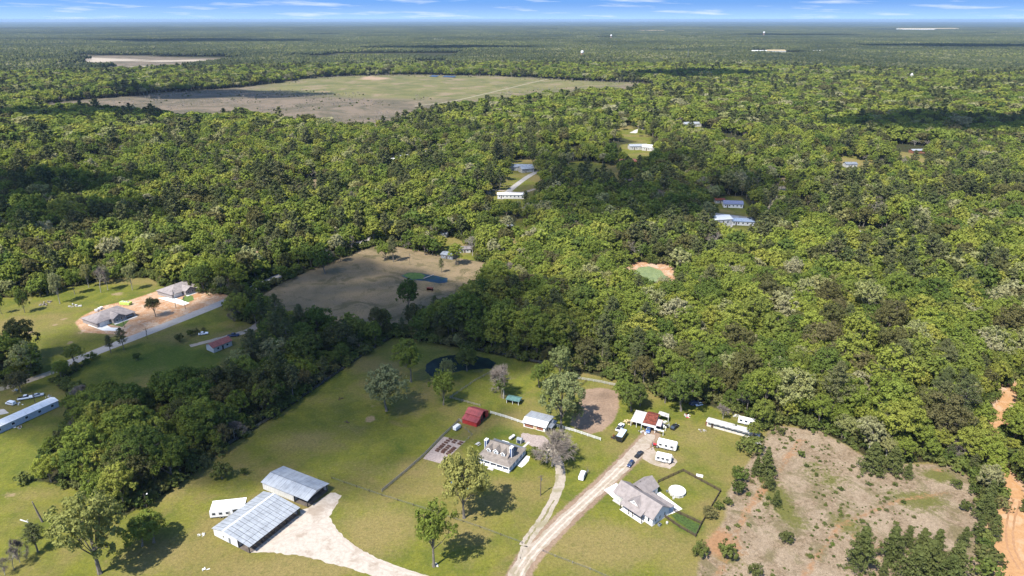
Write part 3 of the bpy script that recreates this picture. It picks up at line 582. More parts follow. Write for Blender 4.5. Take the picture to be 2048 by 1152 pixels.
# ------------------------------------------------------------------ haze and the clouds that shade the land
def volume_mat(name, dens, col=(.8, .88, 1), an=.2):
    m, t = new_mat(name); v = N(t, 'ShaderNodeVolumePrincipled'); v.inputs['Density'].default_value = dens; v.inputs['Color'].default_value = (*col, 1); v.inputs['Anisotropy'].default_value = an
    o = N(t, 'ShaderNodeOutputMaterial'); t.links.new(v.outputs[0], o.inputs['Volume']); return m
def build_haze():
    bm = bmesh.new(); bmesh.ops.create_cube(bm, size=1)
    for v in bm.verts: v.co = Vector((v.co.x * 124000, v.co.y * 124000, -1 if v.co.z < 0 else 158))
    me = bpy.data.meshes.new('haze'); bm.to_mesh(me); bm.free(); me.materials.append(volume_mat('haze', 3.4e-5, (.36, .50, .70), .1))
    o = bpy.data.objects.new('haze', me); C.objects.link(o); o['kind'] = 'stuff'; o['label'] = 'thin blue summer haze over the land'
build_haze()
def build_clouds():
    vm = volume_mat('cloud', .030, (1, 1, 1), .55); A = 900.0
    off = Vector((-sd_.x, -sd_.y)) * (A / math.tan(SUN_EL)) / math.hypot(sd_.x, sd_.y)
    def cloud(spots):
        g = Geo(); bm = bmesh.new(); bmesh.ops.create_icosphere(bm, subdivisions=3, radius=1); bv = np.array([v.co[:] for v in bm.verts]); bv[:, 2] = np.sign(bv[:, 2]) * np.abs(bv[:, 2]) ** 2.3; bf = [[v.index for v in f.verts] for f in bm.faces]; bm.free()
        for (px, py, rx, ry, th) in spots:
            cx, cy_ = G(px, py); w = 1 + .28 * (np.sin(bv[:, 0] * 5 + px) * np.cos(bv[:, 1] * 4 + py)) + .12 * np.sin(bv[:, 1] * 11 + px)
            bumps = bv * w[:, None] * [rx * 1.2, ry * 1.2, th]; g.add(bumps + [cx - off.x, cy_ - off.y, A], bf)
        o = bpy.data.objects.new('cloud', g.mesh('cloud', [vm])); C.objects.link(o); o['kind'] = 'structure'; o['label'] = 'small white fair-weather cloud drifting high over the lots'
    cloud([(300,735,60,36,80),(390,690,55,40,80),(480,665,50,40,80),(655,800,60,44,55),(740,760,50,40,50),(610,880,50,24,28),(740,860,50,34,25),(600,700,62,50,85),(700,640,60,60,85),(440,725,52,36,70),(800,640,50,40,75),(640,780,40,28,60),(330,790,50,26,60),(640,585,50,45,70)])
    cloud([(900,650,45,40,75),(1010,680,40,26,60)])
    cloud([(1330,400,130,90,46),(1230,350,100,80,36),(1430,390,60,50,26),(1130,430,60,50,26)])
    cloud([(420,188,160,70,110),(560,190,90,50,80)])
    cloud([(1400,158,170,90,130)]); cloud([(900,98,420,190,160)]); cloud([(430,84,700,300,160)]); cloud([(1950,96,500,240,160)]); cloud([(1600,72,600,260,160)])
    cloud([(60,400,90,60,80),(170,455,60,40,60)]); cloud([(1900,262,160,80,90)]); cloud([(250,240,180,60,90)])
build_clouds()
# ------------------------------------------------------------------ building kit
def frame(px, py, ang):
    x, y = G(px, py); return x, y, math.radians(ang)
def thing(name, label, cat, x, y, ang=0.0, group=None, z=0.0):
    e = bpy.data.objects.new(name, None); C.objects.link(e); e.location = (x, y, z); e.rotation_euler = (0, 0, ang); e.empty_display_size = .5
    e['label'] = label; e['category'] = cat
    if group: e['group'] = group
    return e
def link(name, me, parent=None, loc=None, rz=None, label=None):
    o = bpy.data.objects.new(name, me); C.objects.link(o)
    if parent: o.parent = parent
    if loc is not None: o.location = loc
    if rz is not None: o.rotation_euler = (0, 0, rz)
    if label: o['label'] = label
    return o
class B(Geo):
    def box(s, x0, x1, y0, y1, z0, z1):
        s.add([(x0,y0,z0),(x1,y0,z0),(x1,y1,z0),(x0,y1,z0),(x0,y0,z1),(x1,y0,z1),(x1,y1,z1),(x0,y1,z1)], [[3,2,1,0],[4,5,6,7],[0,1,5,4],[1,2,6,5],[2,3,7,6],[3,0,4,7]]); return s
    def slab(s, p, th):
        """a sheet through the corners p with thickness th below it"""
        p = [np.array(q, float) for q in p]; n = np.cross(p[1] - p[0], p[2] - p[0]); n /= np.linalg.norm(n)
        if n[2] < 0: p = p[::-1]; n = -n
        k = len(p); s.v.append(np.array(p + [q - n * th for q in p])); b = s.n
        fs = [list(range(k)), list(range(2 * k - 1, k - 1, -1))] + [[i, k + i, k + (i + 1) % k, (i + 1) % k] for i in range(k)]
        s.f += [[i + b for i in f] for f in fs]; s.m += [0] * len(fs); s.n += 2 * k; return s
    def prism(s, outline, axis, a, b):
        """outline in the plane across axis (0: y,z  1: x,z), from a to b"""
        def pt(o, c): return (c, o[0], o[1]) if axis == 0 else (o[0], c, o[1])
        k = len(outline); s.v.append(np.array([pt(o, a) for o in outline] + [pt(o, b) for o in outline], float)); n = s.n
        fs = [list(range(k))[::-1], list(range(k, 2 * k))] + [[i, (i + 1) % k, k + (i + 1) % k, k + i] for i in range(k)]
        s.f += [[i + n for i in f] for f in fs]; s.m += [0] * len(fs); s.n += 2 * k; return s
    def t(s, a, b, ra, rb=None, k=8):
        s.tube(a, b, ra, ra if rb is None else rb, k)
        n = s.n; s.f += [list(range(n - 2 * k, n - k))[::-1], list(range(n - k, n))]; s.m += [0, 0]; return s
    def lathe(s, prof, k=24, c=(0, 0)):
        an = np.arange(k) * 2 * math.pi / k; n0 = s.n; vs = []
        for r, z in prof: vs.append(np.stack([c[0] + r * np.cos(an), c[1] + r * np.sin(an), np.full(k, z)], 1))
        s.v.append(np.concatenate(vs)); m = len(prof)
        for i in range(m - 1): s.f += [[n0 + i * k + j, n0 + i * k + (j + 1) % k, n0 + (i + 1) * k + (j + 1) % k, n0 + (i + 1) * k + j] for j in range(k)]; s.m += [0] * k
        s.f.append([n0 + (m - 1) * k + j for j in range(k)]); s.m.append(0); s.n += m * k; return s
    def put(s, name, mat, parent=None, loc=None, rz=None, label=None): return link(name, s.mesh(name, [mat]), parent, loc, rz, label)
WHITE = plain('white_paint', (.66, .655, .64), .6, .08, .8); OFFW = plain('weathered_white', (.46, .45, .42), .7, .25, .7)
TRIM = plain('trim', (.80, .80, .79), .5, .05); BLUE = plain('blue_siding', (.085, .125, .24), .6, .12, 1, .3, 0, (2, .25, .45))
BLUEG = plain('pale_blue_siding', (.44, .48, .53), .6, .1, 1, .3, 0, (2, .25, .3))
SHIN = plain('shingles', (.20, .172, .15), .9, .22, .9, .15, 0, (2, .22, .25)); SHING = plain('shingles_grey', (.235, .205, .195), .9, .16, .7, .15, 0, (2, .22, .2)); SHIND = plain('shingles_dark', (.17, .15, .15), .9, .2, .8, .15, 0, (2, .22, .25))
GLASS = plain('window_glass', (.035, .045, .06), .12, .1, .5, .6); BLACK = plain('black_metal', (.02, .02, .022), .45, .1, 2, .4)
REDR = plain('red_roof', (.28, .052, .052), .6, .26, .6, .4, .0, (0, .9, .35)); REDW = plain('red_wall', (.40, .035, .03), .65, .15, .7, .3, 0, (0, .5, .3)); REDW2 = plain('red_wall_end', (.40, .035, .03), .65, .15, .7, .3, 0, (1, .5, .3))
GALV = plain('galvanised_roof', (.38, .395, .41), .5, .16, .5, .5, .35, (0, .9, .3)); GALV2 = plain('galvanised_roof_b', (.38, .395, .41), .5, .16, .5, .5, .35, (1, .9, .3)); GALVD = plain('dull_metal', (.22, .24, .27), .5, .25, .5, .4, .3, (0, .9, .3))
SHEETW = plain('white_sheet_wall', (.56, .55, .525), .6, .08, .6, .3, 0, (0, .9, .25)); SHEETW2 = plain('white_sheet_wall_b', (.56, .55, .525), .6, .08, .6, .3, 0, (1, .9, .25))
SKYL = plain('skylight', (.82, .84, .82), .4, .05); RUST = plain('rusty_sheet', (.20, .055, .035), .85, .4, 1.1, .2, .1, (0, .6, .35)); RUSTB = plain('rust_brown_board', (.30, .13, .08), .85, .3, 1.2, .15, 0, (0, .35, .4))
WOOD = plain('grey_board', (.30, .27, .23), .9, .25, 1.5, .1); WOODD = plain('dark_board', (.085, .06, .045), .85, .25, 1.5, .15); WOODT = plain('tan_board', (.50, .38, .22), .8, .15, 1.2, .2); POLEW = plain('pole_wood', (.15, .115, .085), .9, .25, 2, .1)
CONC = plain('concrete', (.40, .37, .34), .85, .10, .45, .2); CONCB = plain('concrete_bright', (.60, .58, .54), .85, .08, .45, .2); DARKIN = plain('shed_floor', (.12, .10, .085), .9, .25, .6, .1)
TEAL = plain('teal_roof', (.10, .19, .17), .5, .2, .7, .4, .1, (0, .6, .3)); SOIL = plain('dark_soil', (.075, .05, .035), .95, .3, 2, .05); GRAVELB = plain('garden_gravel', (.30, .245, .22), .95, .22, 1.3, .05)
BRICK = plain('grey_brick', (.30, .27, .26), .9, .25, 2, .15, 0, (2, .2, .35)); GREENB = plain('lime_paint', (.42, .55, .12), .6, .15, .8, .3); RED = plain('red_paint', (.35, .03, .04), .45, .1); TYRE = plain('tyre', (.025, .025, .025), .9, .1); RIM = plain('rim', (.45, .46, .48), .35, .05, 1, .5, .6)
def paint(name, c): return plain('car_' + name, c, .28, .04, .5, .6, .1)
CW, CK, CS, CB, CN = paint('white', (.75, .76, .77)), paint('black', (.015, .016, .018)), paint('silver', (.42, .44, .46)), paint('blue', (.05, .11, .30)), paint('navy', (.02, .035, .09))
LAMPW = plain('headlamp', (.8, .8, .78), .2, .03)

def window(parent, x, y, z, w, h, face, fr=TRIM, pane=GLASS):
    """face: '-y','+y','-x','+x' ; centre of the sill line at x,y,z"""
    g, q = B(), B(); d = -1 if face[0] == '-' else 1
    if face[1] == 'y': g.box(x - w/2 - .09, x + w/2 + .09, min(y, y + .05 * d), max(y, y + .05 * d), z - .09, z + h + .09); q.box(x - w/2, x + w/2, min(y + .05 * d, y + .07 * d), max(y + .05 * d, y + .07 * d), z, z + h)
    else: g.box(min(x, x + .05 * d), max(x, x + .05 * d), y - w/2 - .09, y + w/2 + .09, z - .09, z + h + .09); q.box(min(x + .05 * d, x + .07 * d), max(x + .05 * d, x + .07 * d), y - w/2, y + w/2, z, z + h)
    f = g.put('window', fr, parent); q.put('pane', pane, f); return f
def door(parent, x, y, w, h, face, mat=WHITE, z=.15):
    g = B(); d = -1 if face[0] == '-' else 1
    if face[1] == 'y': g.box(x - w/2, x + w/2, min(y, y + .06 * d), max(y, y + .06 * d), z, z + h)
    else: g.box(min(x, x + .06 * d), max(x, x + .06 * d), y - w/2, y + w/2, z, z + h)
    return g.put('door', mat, parent)
def slope(parent, e0, e1, r1, r0, n, mat, th=.08, name='roof_panel', gap=.03, skip=(), label=None):
    """a roof slope from eave e0-e1 up to ridge r0-r1, laid in n sheets"""
    e0, e1, r0, r1 = map(np.array, (e0, e1, r0, r1)); out = []
    for i in range(n):
        a, b = (i + gap * (i > 0)) / n, (i + 1) / n
        g = B().slab([e0 + (e1 - e0) * a, e0 + (e1 - e0) * b, r0 + (r1 - r0) * b, r0 + (r1 - r0) * a], th); out.append(g.put(name, mat, parent, label=label))
    return out
def posts(parent, pts, z0, z1, r, mat, name='post'):
    for x, y in pts: B().box(x - r, x + r, y - r, y + r, z0, z1).put(name, mat, parent)

# flat sheets: roads, drives, pads, water
def ragged(pts, step_=1.1, j=.22, seed=1):
    r = random.Random(seed); out = []; k = len(pts)
    for i in range(k):
        a, b = pts[i], pts[(i + 1) % k]; l = math.hypot(b[0] - a[0], b[1] - a[1]); n = max(1, int(l / step_))
        for q in range(n): out.append((a[0] + (b[0] - a[0]) * q / n + r.uniform(-j, j), a[1] + (b[1] - a[1]) * q / n + r.uniform(-j, j)))
    return out
def smooth_line(p, n=8):
    p = [np.array(q) for q in p]; p = [2 * p[0] - p[1]] + p + [2 * p[-1] - p[-2]]; o = []
    for i in range(1, len(p) - 2):
        for t in np.arange(n) / n:
            a, b, c, d = p[i-1:i+3]; o.append(.5 * ((2*b) + (-a + c) * t + (2*a - 5*b + 4*c - d) * t*t + (-a + 3*b - 3*c + d) * t**3))
    o.append(p[-2]); return o
def sheet(name, pts, z, mat, label, th=.0, j=.22, kind='structure', step_=1.1):
    q = ragged(pts, step_, j, len(name) + int(abs(pts[0][0]))) if j else pts
    bm = bmesh.new(); vs = [bm.verts.new((x, y, z)) for x, y in q]; es = [bm.edges.new((vs[i], vs[(i + 1) % len(vs)])) for i in range(len(vs))]
    bmesh.ops.triangle_fill(bm, edges=es, use_beauty=True, normal=(0, 0, 1))
    for f in bm.faces:
        if f.normal.z < 0: f.normal_flip()
    if th:
        r = bmesh.ops.extrude_face_region(bm, geom=list(bm.faces)); bmesh.ops.translate(bm, vec=(0, 0, th), verts=[v for v in r['geom'] if isinstance(v, bmesh.types.BMVert)])
        bmesh.ops.recalc_face_normals(bm, faces=bm.faces)
    me = bpy.data.meshes.new(name); bm.to_mesh(me); bm.free(); me.materials.append(mat)
    o = bpy.data.objects.new(name, me); C.objects.link(o); o['label'] = label
    if kind: o['kind'] = kind
    return o
def ribbon(name, line, w, z, mat, label, j=.18, n=8):
    """line of ground points, width w or a list of widths"""
    c = smooth_line(line, n); m = len(c); ws = np.interp(np.linspace(0, 1, m), np.linspace(0, 1, len(w)), w) if isinstance(w, (list, tuple)) else np.full(m, w)
    r = random.Random(5); L_, R_ = [], []
    for i in range(m):
        d = c[min(i + 1, m - 1)] - c[max(i - 1, 0)]; d = d / (np.linalg.norm(d) + 1e-9); nn = np.array([-d[1], d[0]])
        L_.append((*(c[i] + nn * (ws[i] / 2 + r.uniform(-j, j))), z)); R_.append((*(c[i] - nn * (ws[i] / 2 + r.uniform(-j, j))), z))
    me = bpy.data.meshes.new(name); me.from_pydata(L_ + R_, [], [[m + i, m + i + 1, i + 1, i] for i in range(m - 1)]); me.materials.append(mat)
    o = bpy.data.objects.new(name, me); C.objects.link(o); o['kind'] = 'structure'; o['label'] = label; return o
def gl(l): return [G(*p) for p in l]
def gravel_mat(name, a, b, c):
    a, b, c = (tuple(v * .62 for v in q) for q in (a, b, c)); m, t = new_mat(name); f = noise(t, .8, 5, .7); g = noise(t, .16, 4, .6, dist=.5); h = noise(t, 4, 2, .7)
    col = mix(t, step(t, f, .4, .68), a, b); col = mix(t, M(t, 'MULTIPLY', step(t, g, .5, .66), .7), col, c); col = mix(t, M(t, 'MULTIPLY', h, .3), col, tuple(v * .5 for v in a))
    finish(t, col, .95, M(t, 'ADD', f, h), .4, .05, .05); return m
WG = gravel_mat('white_gravel', (.60, .53, .45), (.47, .40, .33), (.34, .26, .19)); TG = gravel_mat('tan_gravel', (.50, .42, .34), (.40, .32, .24), (.28, .23, .13)); PG = gravel_mat('two_track', (.50, .43, .35), (.40, .34, .26), (.27, .24, .12))
PAVE = gravel_mat('pavement', (.46, .43, .40), (.41, .38, .35), (.36, .33, .29)); DUST = gravel_mat('dusty_track', (.56, .46, .35), (.45, .36, .24), (.33, .30, .15)); SAND = gravel_mat('orange_track', (.54, .31, .15), (.46, .25, .12), (.60, .42, .27))
def water_mat(name, c, c2):
    m, t = new_mat(name); n = noise(t, .25, 4, .6); b = noise(t, 2.5, 3, .6); finish(t, mix(t, step(t, n, .42, .6), c, c2), .3, b, .1, .05, .06); return m
ribbon('road', gl([(110,738),(190,705),(320,655),(455,601),(540,560),(640,518),(735,478),(800,452),(880,423)]), 7.0, .012, PAVE, 'pale grey paved road running diagonally past the two new houses', .05)
ribbon('lane', gl([(-60,790),(0,778),(60,760),(110,742)]), 4.5, .012, DUST, 'dusty lane behind the long mobile home')
sheet('gravel_yard', gl([(413,1108),(460,1106),(500,1105),(545,1064),(600,1029),(598,1020),(618,1015),(659,986),(672,984),(683,992),(672,1010),(660,1033),(668,1052),(692,1078),(722,1100),(768,1122),(830,1143),(900,1165),(780,1165),(740,1150),(690,1134),(640,1121),(600,1112),(570,1108),(545,1106)][2:]), .016, WG, 'bright white gravel yard in front of the two open metal barns', j=.35)
ribbon('gravel_road', gl([(1020,1180),(1050,1122),(1106,1062),(1160,1011),(1200,975),(1250,927),(1285,890),(1303,868)]), [5.2, 4.6, 4.2, 4.2, 4.4, 5.4, 5.4, 3.5], .016, TG, 'pale gravel road leading up to the cluttered yard', .3)
ribbon('gravel_driveway', gl([(1047,1092),(1064,1068),(1085,1040),(1107,1000),(1119,968),(1120,940),(1112,915),(1098,893)]), [2.9, 3.2, 3.4, 3.4, 3.6, 3.4, 3.6, 4], .02, PG, 'curving pale gravel driveway leading up to the blue farmhouse', .18)
for pts in ([(1030,1150),(1037,1120),(1045,1092)], [(1043,1118),(1047,1105),(1052,1092)]): ribbon('wheel_track', gl(pts), .95, .02, PG, 'pale wheel track where the driveway meets the gravel road', .1)
def offset(line, d):
    p = smooth_line(line, 6); o = []
    for i in range(len(p)):
        t = p[min(i + 1, len(p) - 1)] - p[max(i - 1, 0)]; t = t / np.linalg.norm(t); o.append((p[i][0] - t[1] * d, p[i][1] + t[0] * d))
    return o
RUT = gravel_mat('worn_rut', (.66, .57, .48), (.54, .45, .36), (.40, .32, .22)); MID = gravel_mat('weedy_strip', (.22, .20, .09), (.30, .26, .14), (.40, .33, .22))
RL = gl([(1035,1150),(1060,1112),(1110,1058),(1162,1010),(1202,974),(1252,926)])
for d_ in (-.85, .85): ribbon('wheel_track', offset(RL, d_), .6, .021, RUT, 'pale worn wheel track on the gravel road', .12, 2)
ribbon('grass_strip', gl([(1050,1088),(1066,1064),(1087,1036),(1108,1000)]), .55, .025, MID, 'weedy strip between the wheel tracks of the curving driveway', .2)
OL = gl([(2045,1140),(2022,1095),(2020,1050),(2033,1000)])
for d_ in (-.9, .9): ribbon('wheel_track', offset(OL, d_), .6, .021, gravel_mat('orange_rut', (.42,.23,.12),(.50,.30,.17),(.36,.2,.1)), 'darker rut in the orange sand track', .15, 2)
YL = gl([(545,1085),(600,1062),(650,1052),(690,1085),(760,1130),(860,1160)])
for d_ in (-.9, .9): ribbon('wheel_track', offset(YL, d_), .55, .022, gravel_mat('yard_rut', (.50,.43,.36),(.56,.49,.42),(.44,.36,.28)), 'faint tan wheel track curving over the white gravel yard', .15, 2)
sheet('parking_pad', gl([(1284,905),(1305,893),(1312,905),(1345,912),(1356,924),(1340,938),(1312,932),(1285,918)]), .024, TG, 'sandy pad under the trailers', j=.3)
ribbon('orange_track', gl([(2075,1200),(2025,1120),(2015,1060),(2035,1000),(1990,920),(1985,870),(2005,815),(2030,770)]), [15, 13, 9, 6, 6, 5, 5, 4], .016, SAND, 'orange sand track cut through the pines', .8)
ribbon('lane', gl([(380,692),(420,682),(460,672),(500,660),(520,645)]), [3, 3.5, 4, 5, 4], .016, TG, 'pale lane curving past the red-roofed house')
ribbon('lane', gl([(830,212),(900,203),(960,190),(1040,171),(1095,158)]), 6, .016, gravel_mat('far_track', (.38, .33, .23), (.32, .29, .19), (.28, .26, .14)), 'pale track across the big far clearing', .5)
ribbon('road', gl([(1000,398),(1030,372),(1058,352),(1085,338)]), 6, .016, PAVE, 'pale road bending past the long white mobile home', .1)
ribbon('lane', gl([(975,388),(985,380),(1040,385),(1070,378)]), 4, .012, TG, 'gravel drive above the long white mobile home', .2)
ribbon('road', gl([(1400,424),(1440,429),(1512,438)]), 7, .016, PAVE, 'pale road in front of the white metal building', .1)
ribbon('driveway', gl([(1470,432),(1462,445),(1452,458)]), 6, .02, CONC, 'wide concrete drive beside the white metal building', .1)
ribbon('road', gl([(1655,462),(1705,462),(1790,469)]), 6, .016, PAVE, 'pale road glimpsed through trees at the edge of the woods', .1)
ribbon('path', gl([(1535,428),(1548,405),(1562,380),(1578,362)]), 9, .016, DUST, 'tan cleared strip through the woods', .6)
ribbon('lane', gl([(1265,266),(1282,258),(1300,252)]), 9, .016, CONC, 'pale lane among the far trees', .4)
sheet('farmyard_gravel', gl([(1045,866),(1090,872),(1100,885),(1112,912),(1098,905),(1060,890),(1040,880)]), .012, GRAVELB, 'pinkish gravel apron in front of the metal workshop', j=.4)
sheet('pond', gl([(851,742),(853,728),(868,718),(890,712),(915,709),(950,712),(978,717),(992,726),(985,737),(960,738),(925,741),(900,747),(880,752),(862,752)]), .02, water_mat('pond_water', (.003, .010, .011), (.007, .018, .015)), 'dark still pond at the back of the paddock', j=.3)
sheet('pond', gl([(803,551),(817,545),(840,546),(868,551),(895,556),(895,564),(880,567),(850,562),(817,559)]), .02, water_mat('pond_water_blue', (.006, .025, .055), (.012, .03, .028)), 'blue and green pond in the dry brown pasture', j=.3)
sheet('algae', gl([(805,551),(818,545),(838,546),(852,551),(846,558),(826,559)]), .026, plain('algae', (.075, .13, .02), .8, .3, .6), 'bright green algae floating on the pasture pond', j=.5, kind='stuff')
B().slab([(0, 0, .3), (9, 0, .3), (9, .9, .3), (0, .9, .3)], .12).put('walkway', WOOD, None, (*G(848,558), 0), .9); bpy.data.objects['walkway']['label'] = 'low grey plank walkway crossing the pasture pond'; bpy.data.objects['walkway']['category'] = 'walkway'
sheet('pond', gl([(1278,534),(1300,533),(1322,541),(1334,556),(1326,566),(1300,562),(1285,552),(1268,545)]), .02, water_mat('pond_water_green', (.12, .15, .07), (.15, .18, .08)), 'murky green pond with bare orange banks in the woods', j=.4)
sheet('garden_plot', gl([(886,873),(930,883),(884,928),(846,917)]), .016, GRAVELB, 'gravelled kitchen garden plot beside the board fence', j=.08)
sheet('vegetable_patch', gl([(1343,1031),(1356,1027),(1402,1051),(1391,1071)]), .02, plain('kale_green', (.05, .085, .016), .95, .4, 1.5), 'dark green planted patch inside the dark wooden fence', j=.2, kind='stuff')
sheet('driveway', gl([(1208,980),(1233,966),(1250,982),(1233,1002)]), .03, CONCB, 'white concrete drive at the garage end of the white farmhouse', j=0)
sheet('patio', gl([(1312,985),(1320,984),(1365,1018),(1343,1028)]), .03, CONCB, 'white concrete patio behind the white farmhouse', j=0)
sheet('patio', gl([(1033,931),(1052,911),(1060,913),(1057,922),(1050,930),(1043,935)]), .03, CONCB, 'white concrete patio at the side of the blue farmhouse', j=0)
sheet('path', gl([(1043,895),(1056,883),(1060,885),(1047,897)]), .03, CONC, 'short concrete walk from the farmhouse to the workshop', j=0)
sheet('driveway', gl([(175,650),(205,645),(222,655),(243,656),(236,662),(205,661)]), .03, CONCB, 'white concrete drive of the nearer new house', j=0)
sheet('driveway', gl([(315,596),(345,594),(379,606),(367,611)]), .03, CONCB, 'white concrete drive of the farther new house', j=0)
sheet('lawn', gl([(216,648),(228,638),(258,641),(245,654)]), .02, plain('new_turf', (.085, .125, .025), .95, .2, 1), 'fresh green turf in front of the nearer new house', j=.1)
sheet('lawn', gl([(360,604),(372,588),(386,592),(388,600),(372,606)]), .02, MATS['new_turf'], 'fresh green turf in front of the farther new house', j=.1)
sheet('slab', gl([(-30,822),(8,818),(18,826),(-20,834)]), .03, CONC, 'pale parking slab behind the long mobile home', j=0)

# ------------------------------------------------------------------ blue farmhouse
def farmhouse():
    x, y, a = frame(955, 926, -27.7); t = thing('farmhouse', 'blue farmhouse with wraparound porch, three dormers and grey shingle roof', 'house', x, y, a)
    B().box(0, 13, 0, 13, 0, .45).put('porch_floor', WHITE, t)
    g = B().box(1.3, 10.8, 2.5, 10.7, .45, 3.5); g.put('wall', BLUEG, t)
    B().prism([(2.5, 3.5), (10.7, 3.5), (6.6, 6.25)], 0, 10.3, 10.78).put('gable_wall', BLUE, t); B().prism([(2.5, 3.5), (10.7, 3.5), (6.6, 6.25)], 0, 1.32, 1.8).put('gable_wall', BLUE, t)
    B().slab([(1.1, 2.3, 3.62), (11.0, 2.3, 3.62), (11.0, 6.6, 6.5), (1.1, 6.6, 6.5)], .14).put('roof', SHIN, t); B().slab([(1.1, 10.9, 3.62), (1.1, 6.6, 6.5), (11.0, 6.6, 6.5), (11.0, 10.9, 3.62)], .14).put('roof', SHIN, t)
    o = [(-.35, -.35), (13.35, -.35), (13.35, 13.2), (-.35, 13.2)]; i = [(1.1, 2.3), (11.0, 2.3), (11.0, 10.9), (1.1, 10.9)]
    for k in range(4):
        k2 = (k + 1) % 4; mt = GALVD if k == 2 else SHIN
        B().slab([(*o[k], 2.7), (*o[k2], 2.7), (*i[k2], 3.61), (*i[k], 3.61)], .12).put('porch_roof', mt, t, label='grey metal rear porch roof' if k == 2 else None)
    B().box(-.3, 13.3, -.33, -.25, 2.42, 2.62).put('fascia', TRIM, t); B().box(13.2, 13.3, -.2, 13, 2.42, 2.62).put('fascia', TRIM, t)
    posts(t, [(px_, .12) for px_ in (.15, 2.7, 5.25, 7.8, 10.35, 12.85)] + [(12.85, q) for q in (2.7, 5.3, 8, 10.6, 12.8)] + [(.15, q) for q in (2.7, 5.3, 8)], .45, 2.6, .13, TRIM, 'porch_post')
    for q in (2.9, 4.6, 8.2, 9.7): window(t, q, 2.5, 1.2, .95, 1.4, '-y')
    door(t, 6.3, 2.5, 1.1, 2.1, '-y', plain('oxblood_door', (.25, .04, .03)), .45)
    for q in (4, 7, 9.4): window(t, 10.8, q, 1.2, .95, 1.3, '+x')
    for xt, sg in ((10.79, 1), (.42, -1)):
        x0, x1 = (xt, xt + .9); cb = B().box(x0, x1, 4.5, 5.9, .45, 7.1).put('chimney', BLUE, t); tr = B()
        for xx in (x0 - .02, x1 - .1):
            for yy in (4.47, 5.81): tr.box(xx, xx + .13, yy, yy + .13, .45, 7.14)
        tr.put('corner_trim', TRIM, cb); B().box(x0 - .12, x1 + .12, 4.38, 6.02, 7.14, 7.34).put('cap', TRIM, cb)
    for cx, w, zt in ((3.15, .72, 5.15), (6.05, .9, 5.3), (8.95, .72, 5.15)):
        d = B().box(cx - w, cx + w, 2.95, 5.2, 3.95, zt).put('dormer', BLUEG, t)
        pk = zt + w * .95; B().prism([(cx - w, zt), (cx + w, zt), (cx, pk)], 1, 2.97, 3.2).put('gable_wall', BLUE, d)
        for s in (-1, 1): B().slab([(cx, 2.7, pk + .12), (cx, 6.1, pk + .12), (cx + s * (w + .28), 4.9, zt - .15), (cx + s * (w + .28), 2.7, zt - .15)], .1).put('dormer_roof', SHIN, d)
        tr = B()
        for s in (-1, 1): tr.slab([(cx, 2.66, pk + .1), (cx, 2.72, pk + .1), (cx + s * (w + .3), 2.72, zt - .2), (cx + s * (w + .3), 2.66, zt - .2)], .2)
        tr.put('gable_trim', TRIM, d); g = B().box(cx - .36, cx + .36, 2.90, 2.95, 4.15, 5.1).put('window', TRIM, d)
        B().box(cx - .27, cx + .27, 2.885, 2.90, 4.22, 5.02).put('pane', GLASS, t)
    B().box(4.9, 7.1, -1.5, 0, 0, .17).put('step', CONC, t); B().box(5.1, 6.9, -.8, 0, .17, .32).put('step', CONC, t)
    B().box(3, 6, 13.25, 13.45, 2.6, 2.72).put('gutter', TRIM, t)
farmhouse()
def red_barn():
    x, y, a = frame(925, 846, -27.5); t = thing('red_barn', 'red metal barn with stepped roof and dark open gable end', 'barn', x, y, a)
    B().box(0, 6.5, 0, .12, 0, 2.1).put('wall', REDW, t); B().box(0, 6.5, 9.5, 9.62, 0, 2.3).put('wall', REDW, t)
    B().prism([(0.12, 0), (9.5, 0), (9.5, 2.3), (5.2, 4.4), (2.6, 3.2), (2.6, 2.9), (.12, 2.1)], 0, 0, .12).put('wall', REDW2, t)
    B().prism([(.12, 0), (3.3, 0), (3.3, 2.95), (.12, 2.1)], 0, 6.38, 6.5).put('wall', REDW2, t); B().prism([(7.3, 0), (9.5, 0), (9.5, 2.3), (7.3, 3.3)], 0, 6.38, 6.5).put('wall', REDW2, t)
    B().prism([(3.3, 3.0), (3.9, 3.55), (5.2, 3.9), (6.6, 3.6), (7.3, 3.0), (7.3, 3.3), (5.2, 4.3), (3.3, 3.4)], 0, 6.38, 6.5).put('gable_wall', REDW2, t)
    B().box(0.2, 6.3, .2, 9.4, 0, .05).put('floor', DARKIN, t)
    slope(t, (-.25, -.3, 2.08), (6.8, -.3, 2.08), (6.8, 2.75, 2.95), (-.25, 2.75, 2.95), 4, REDR, gap=.015)
    slope(t, (-.25, 2.45, 3.28), (6.8, 2.45, 3.28), (6.8, 5.2, 4.6), (-.25, 5.2, 4.6), 4, REDR, gap=.015); slope(t, (6.8, 9.85, 2.3), (-.25, 9.85, 2.3), (-.25, 5.2, 4.6), (6.8, 5.2, 4.6), 4, REDR, gap=.015)
    posts(t, [(6.3, 5.2)], 0, 3.9, .1, REDW2); B().box(3.5, 5.2, 4.2, 6.8, .05, 1.3).put('hay_bale', plain('hay', (.30, .22, .10), .95, .3), t)
red_barn()
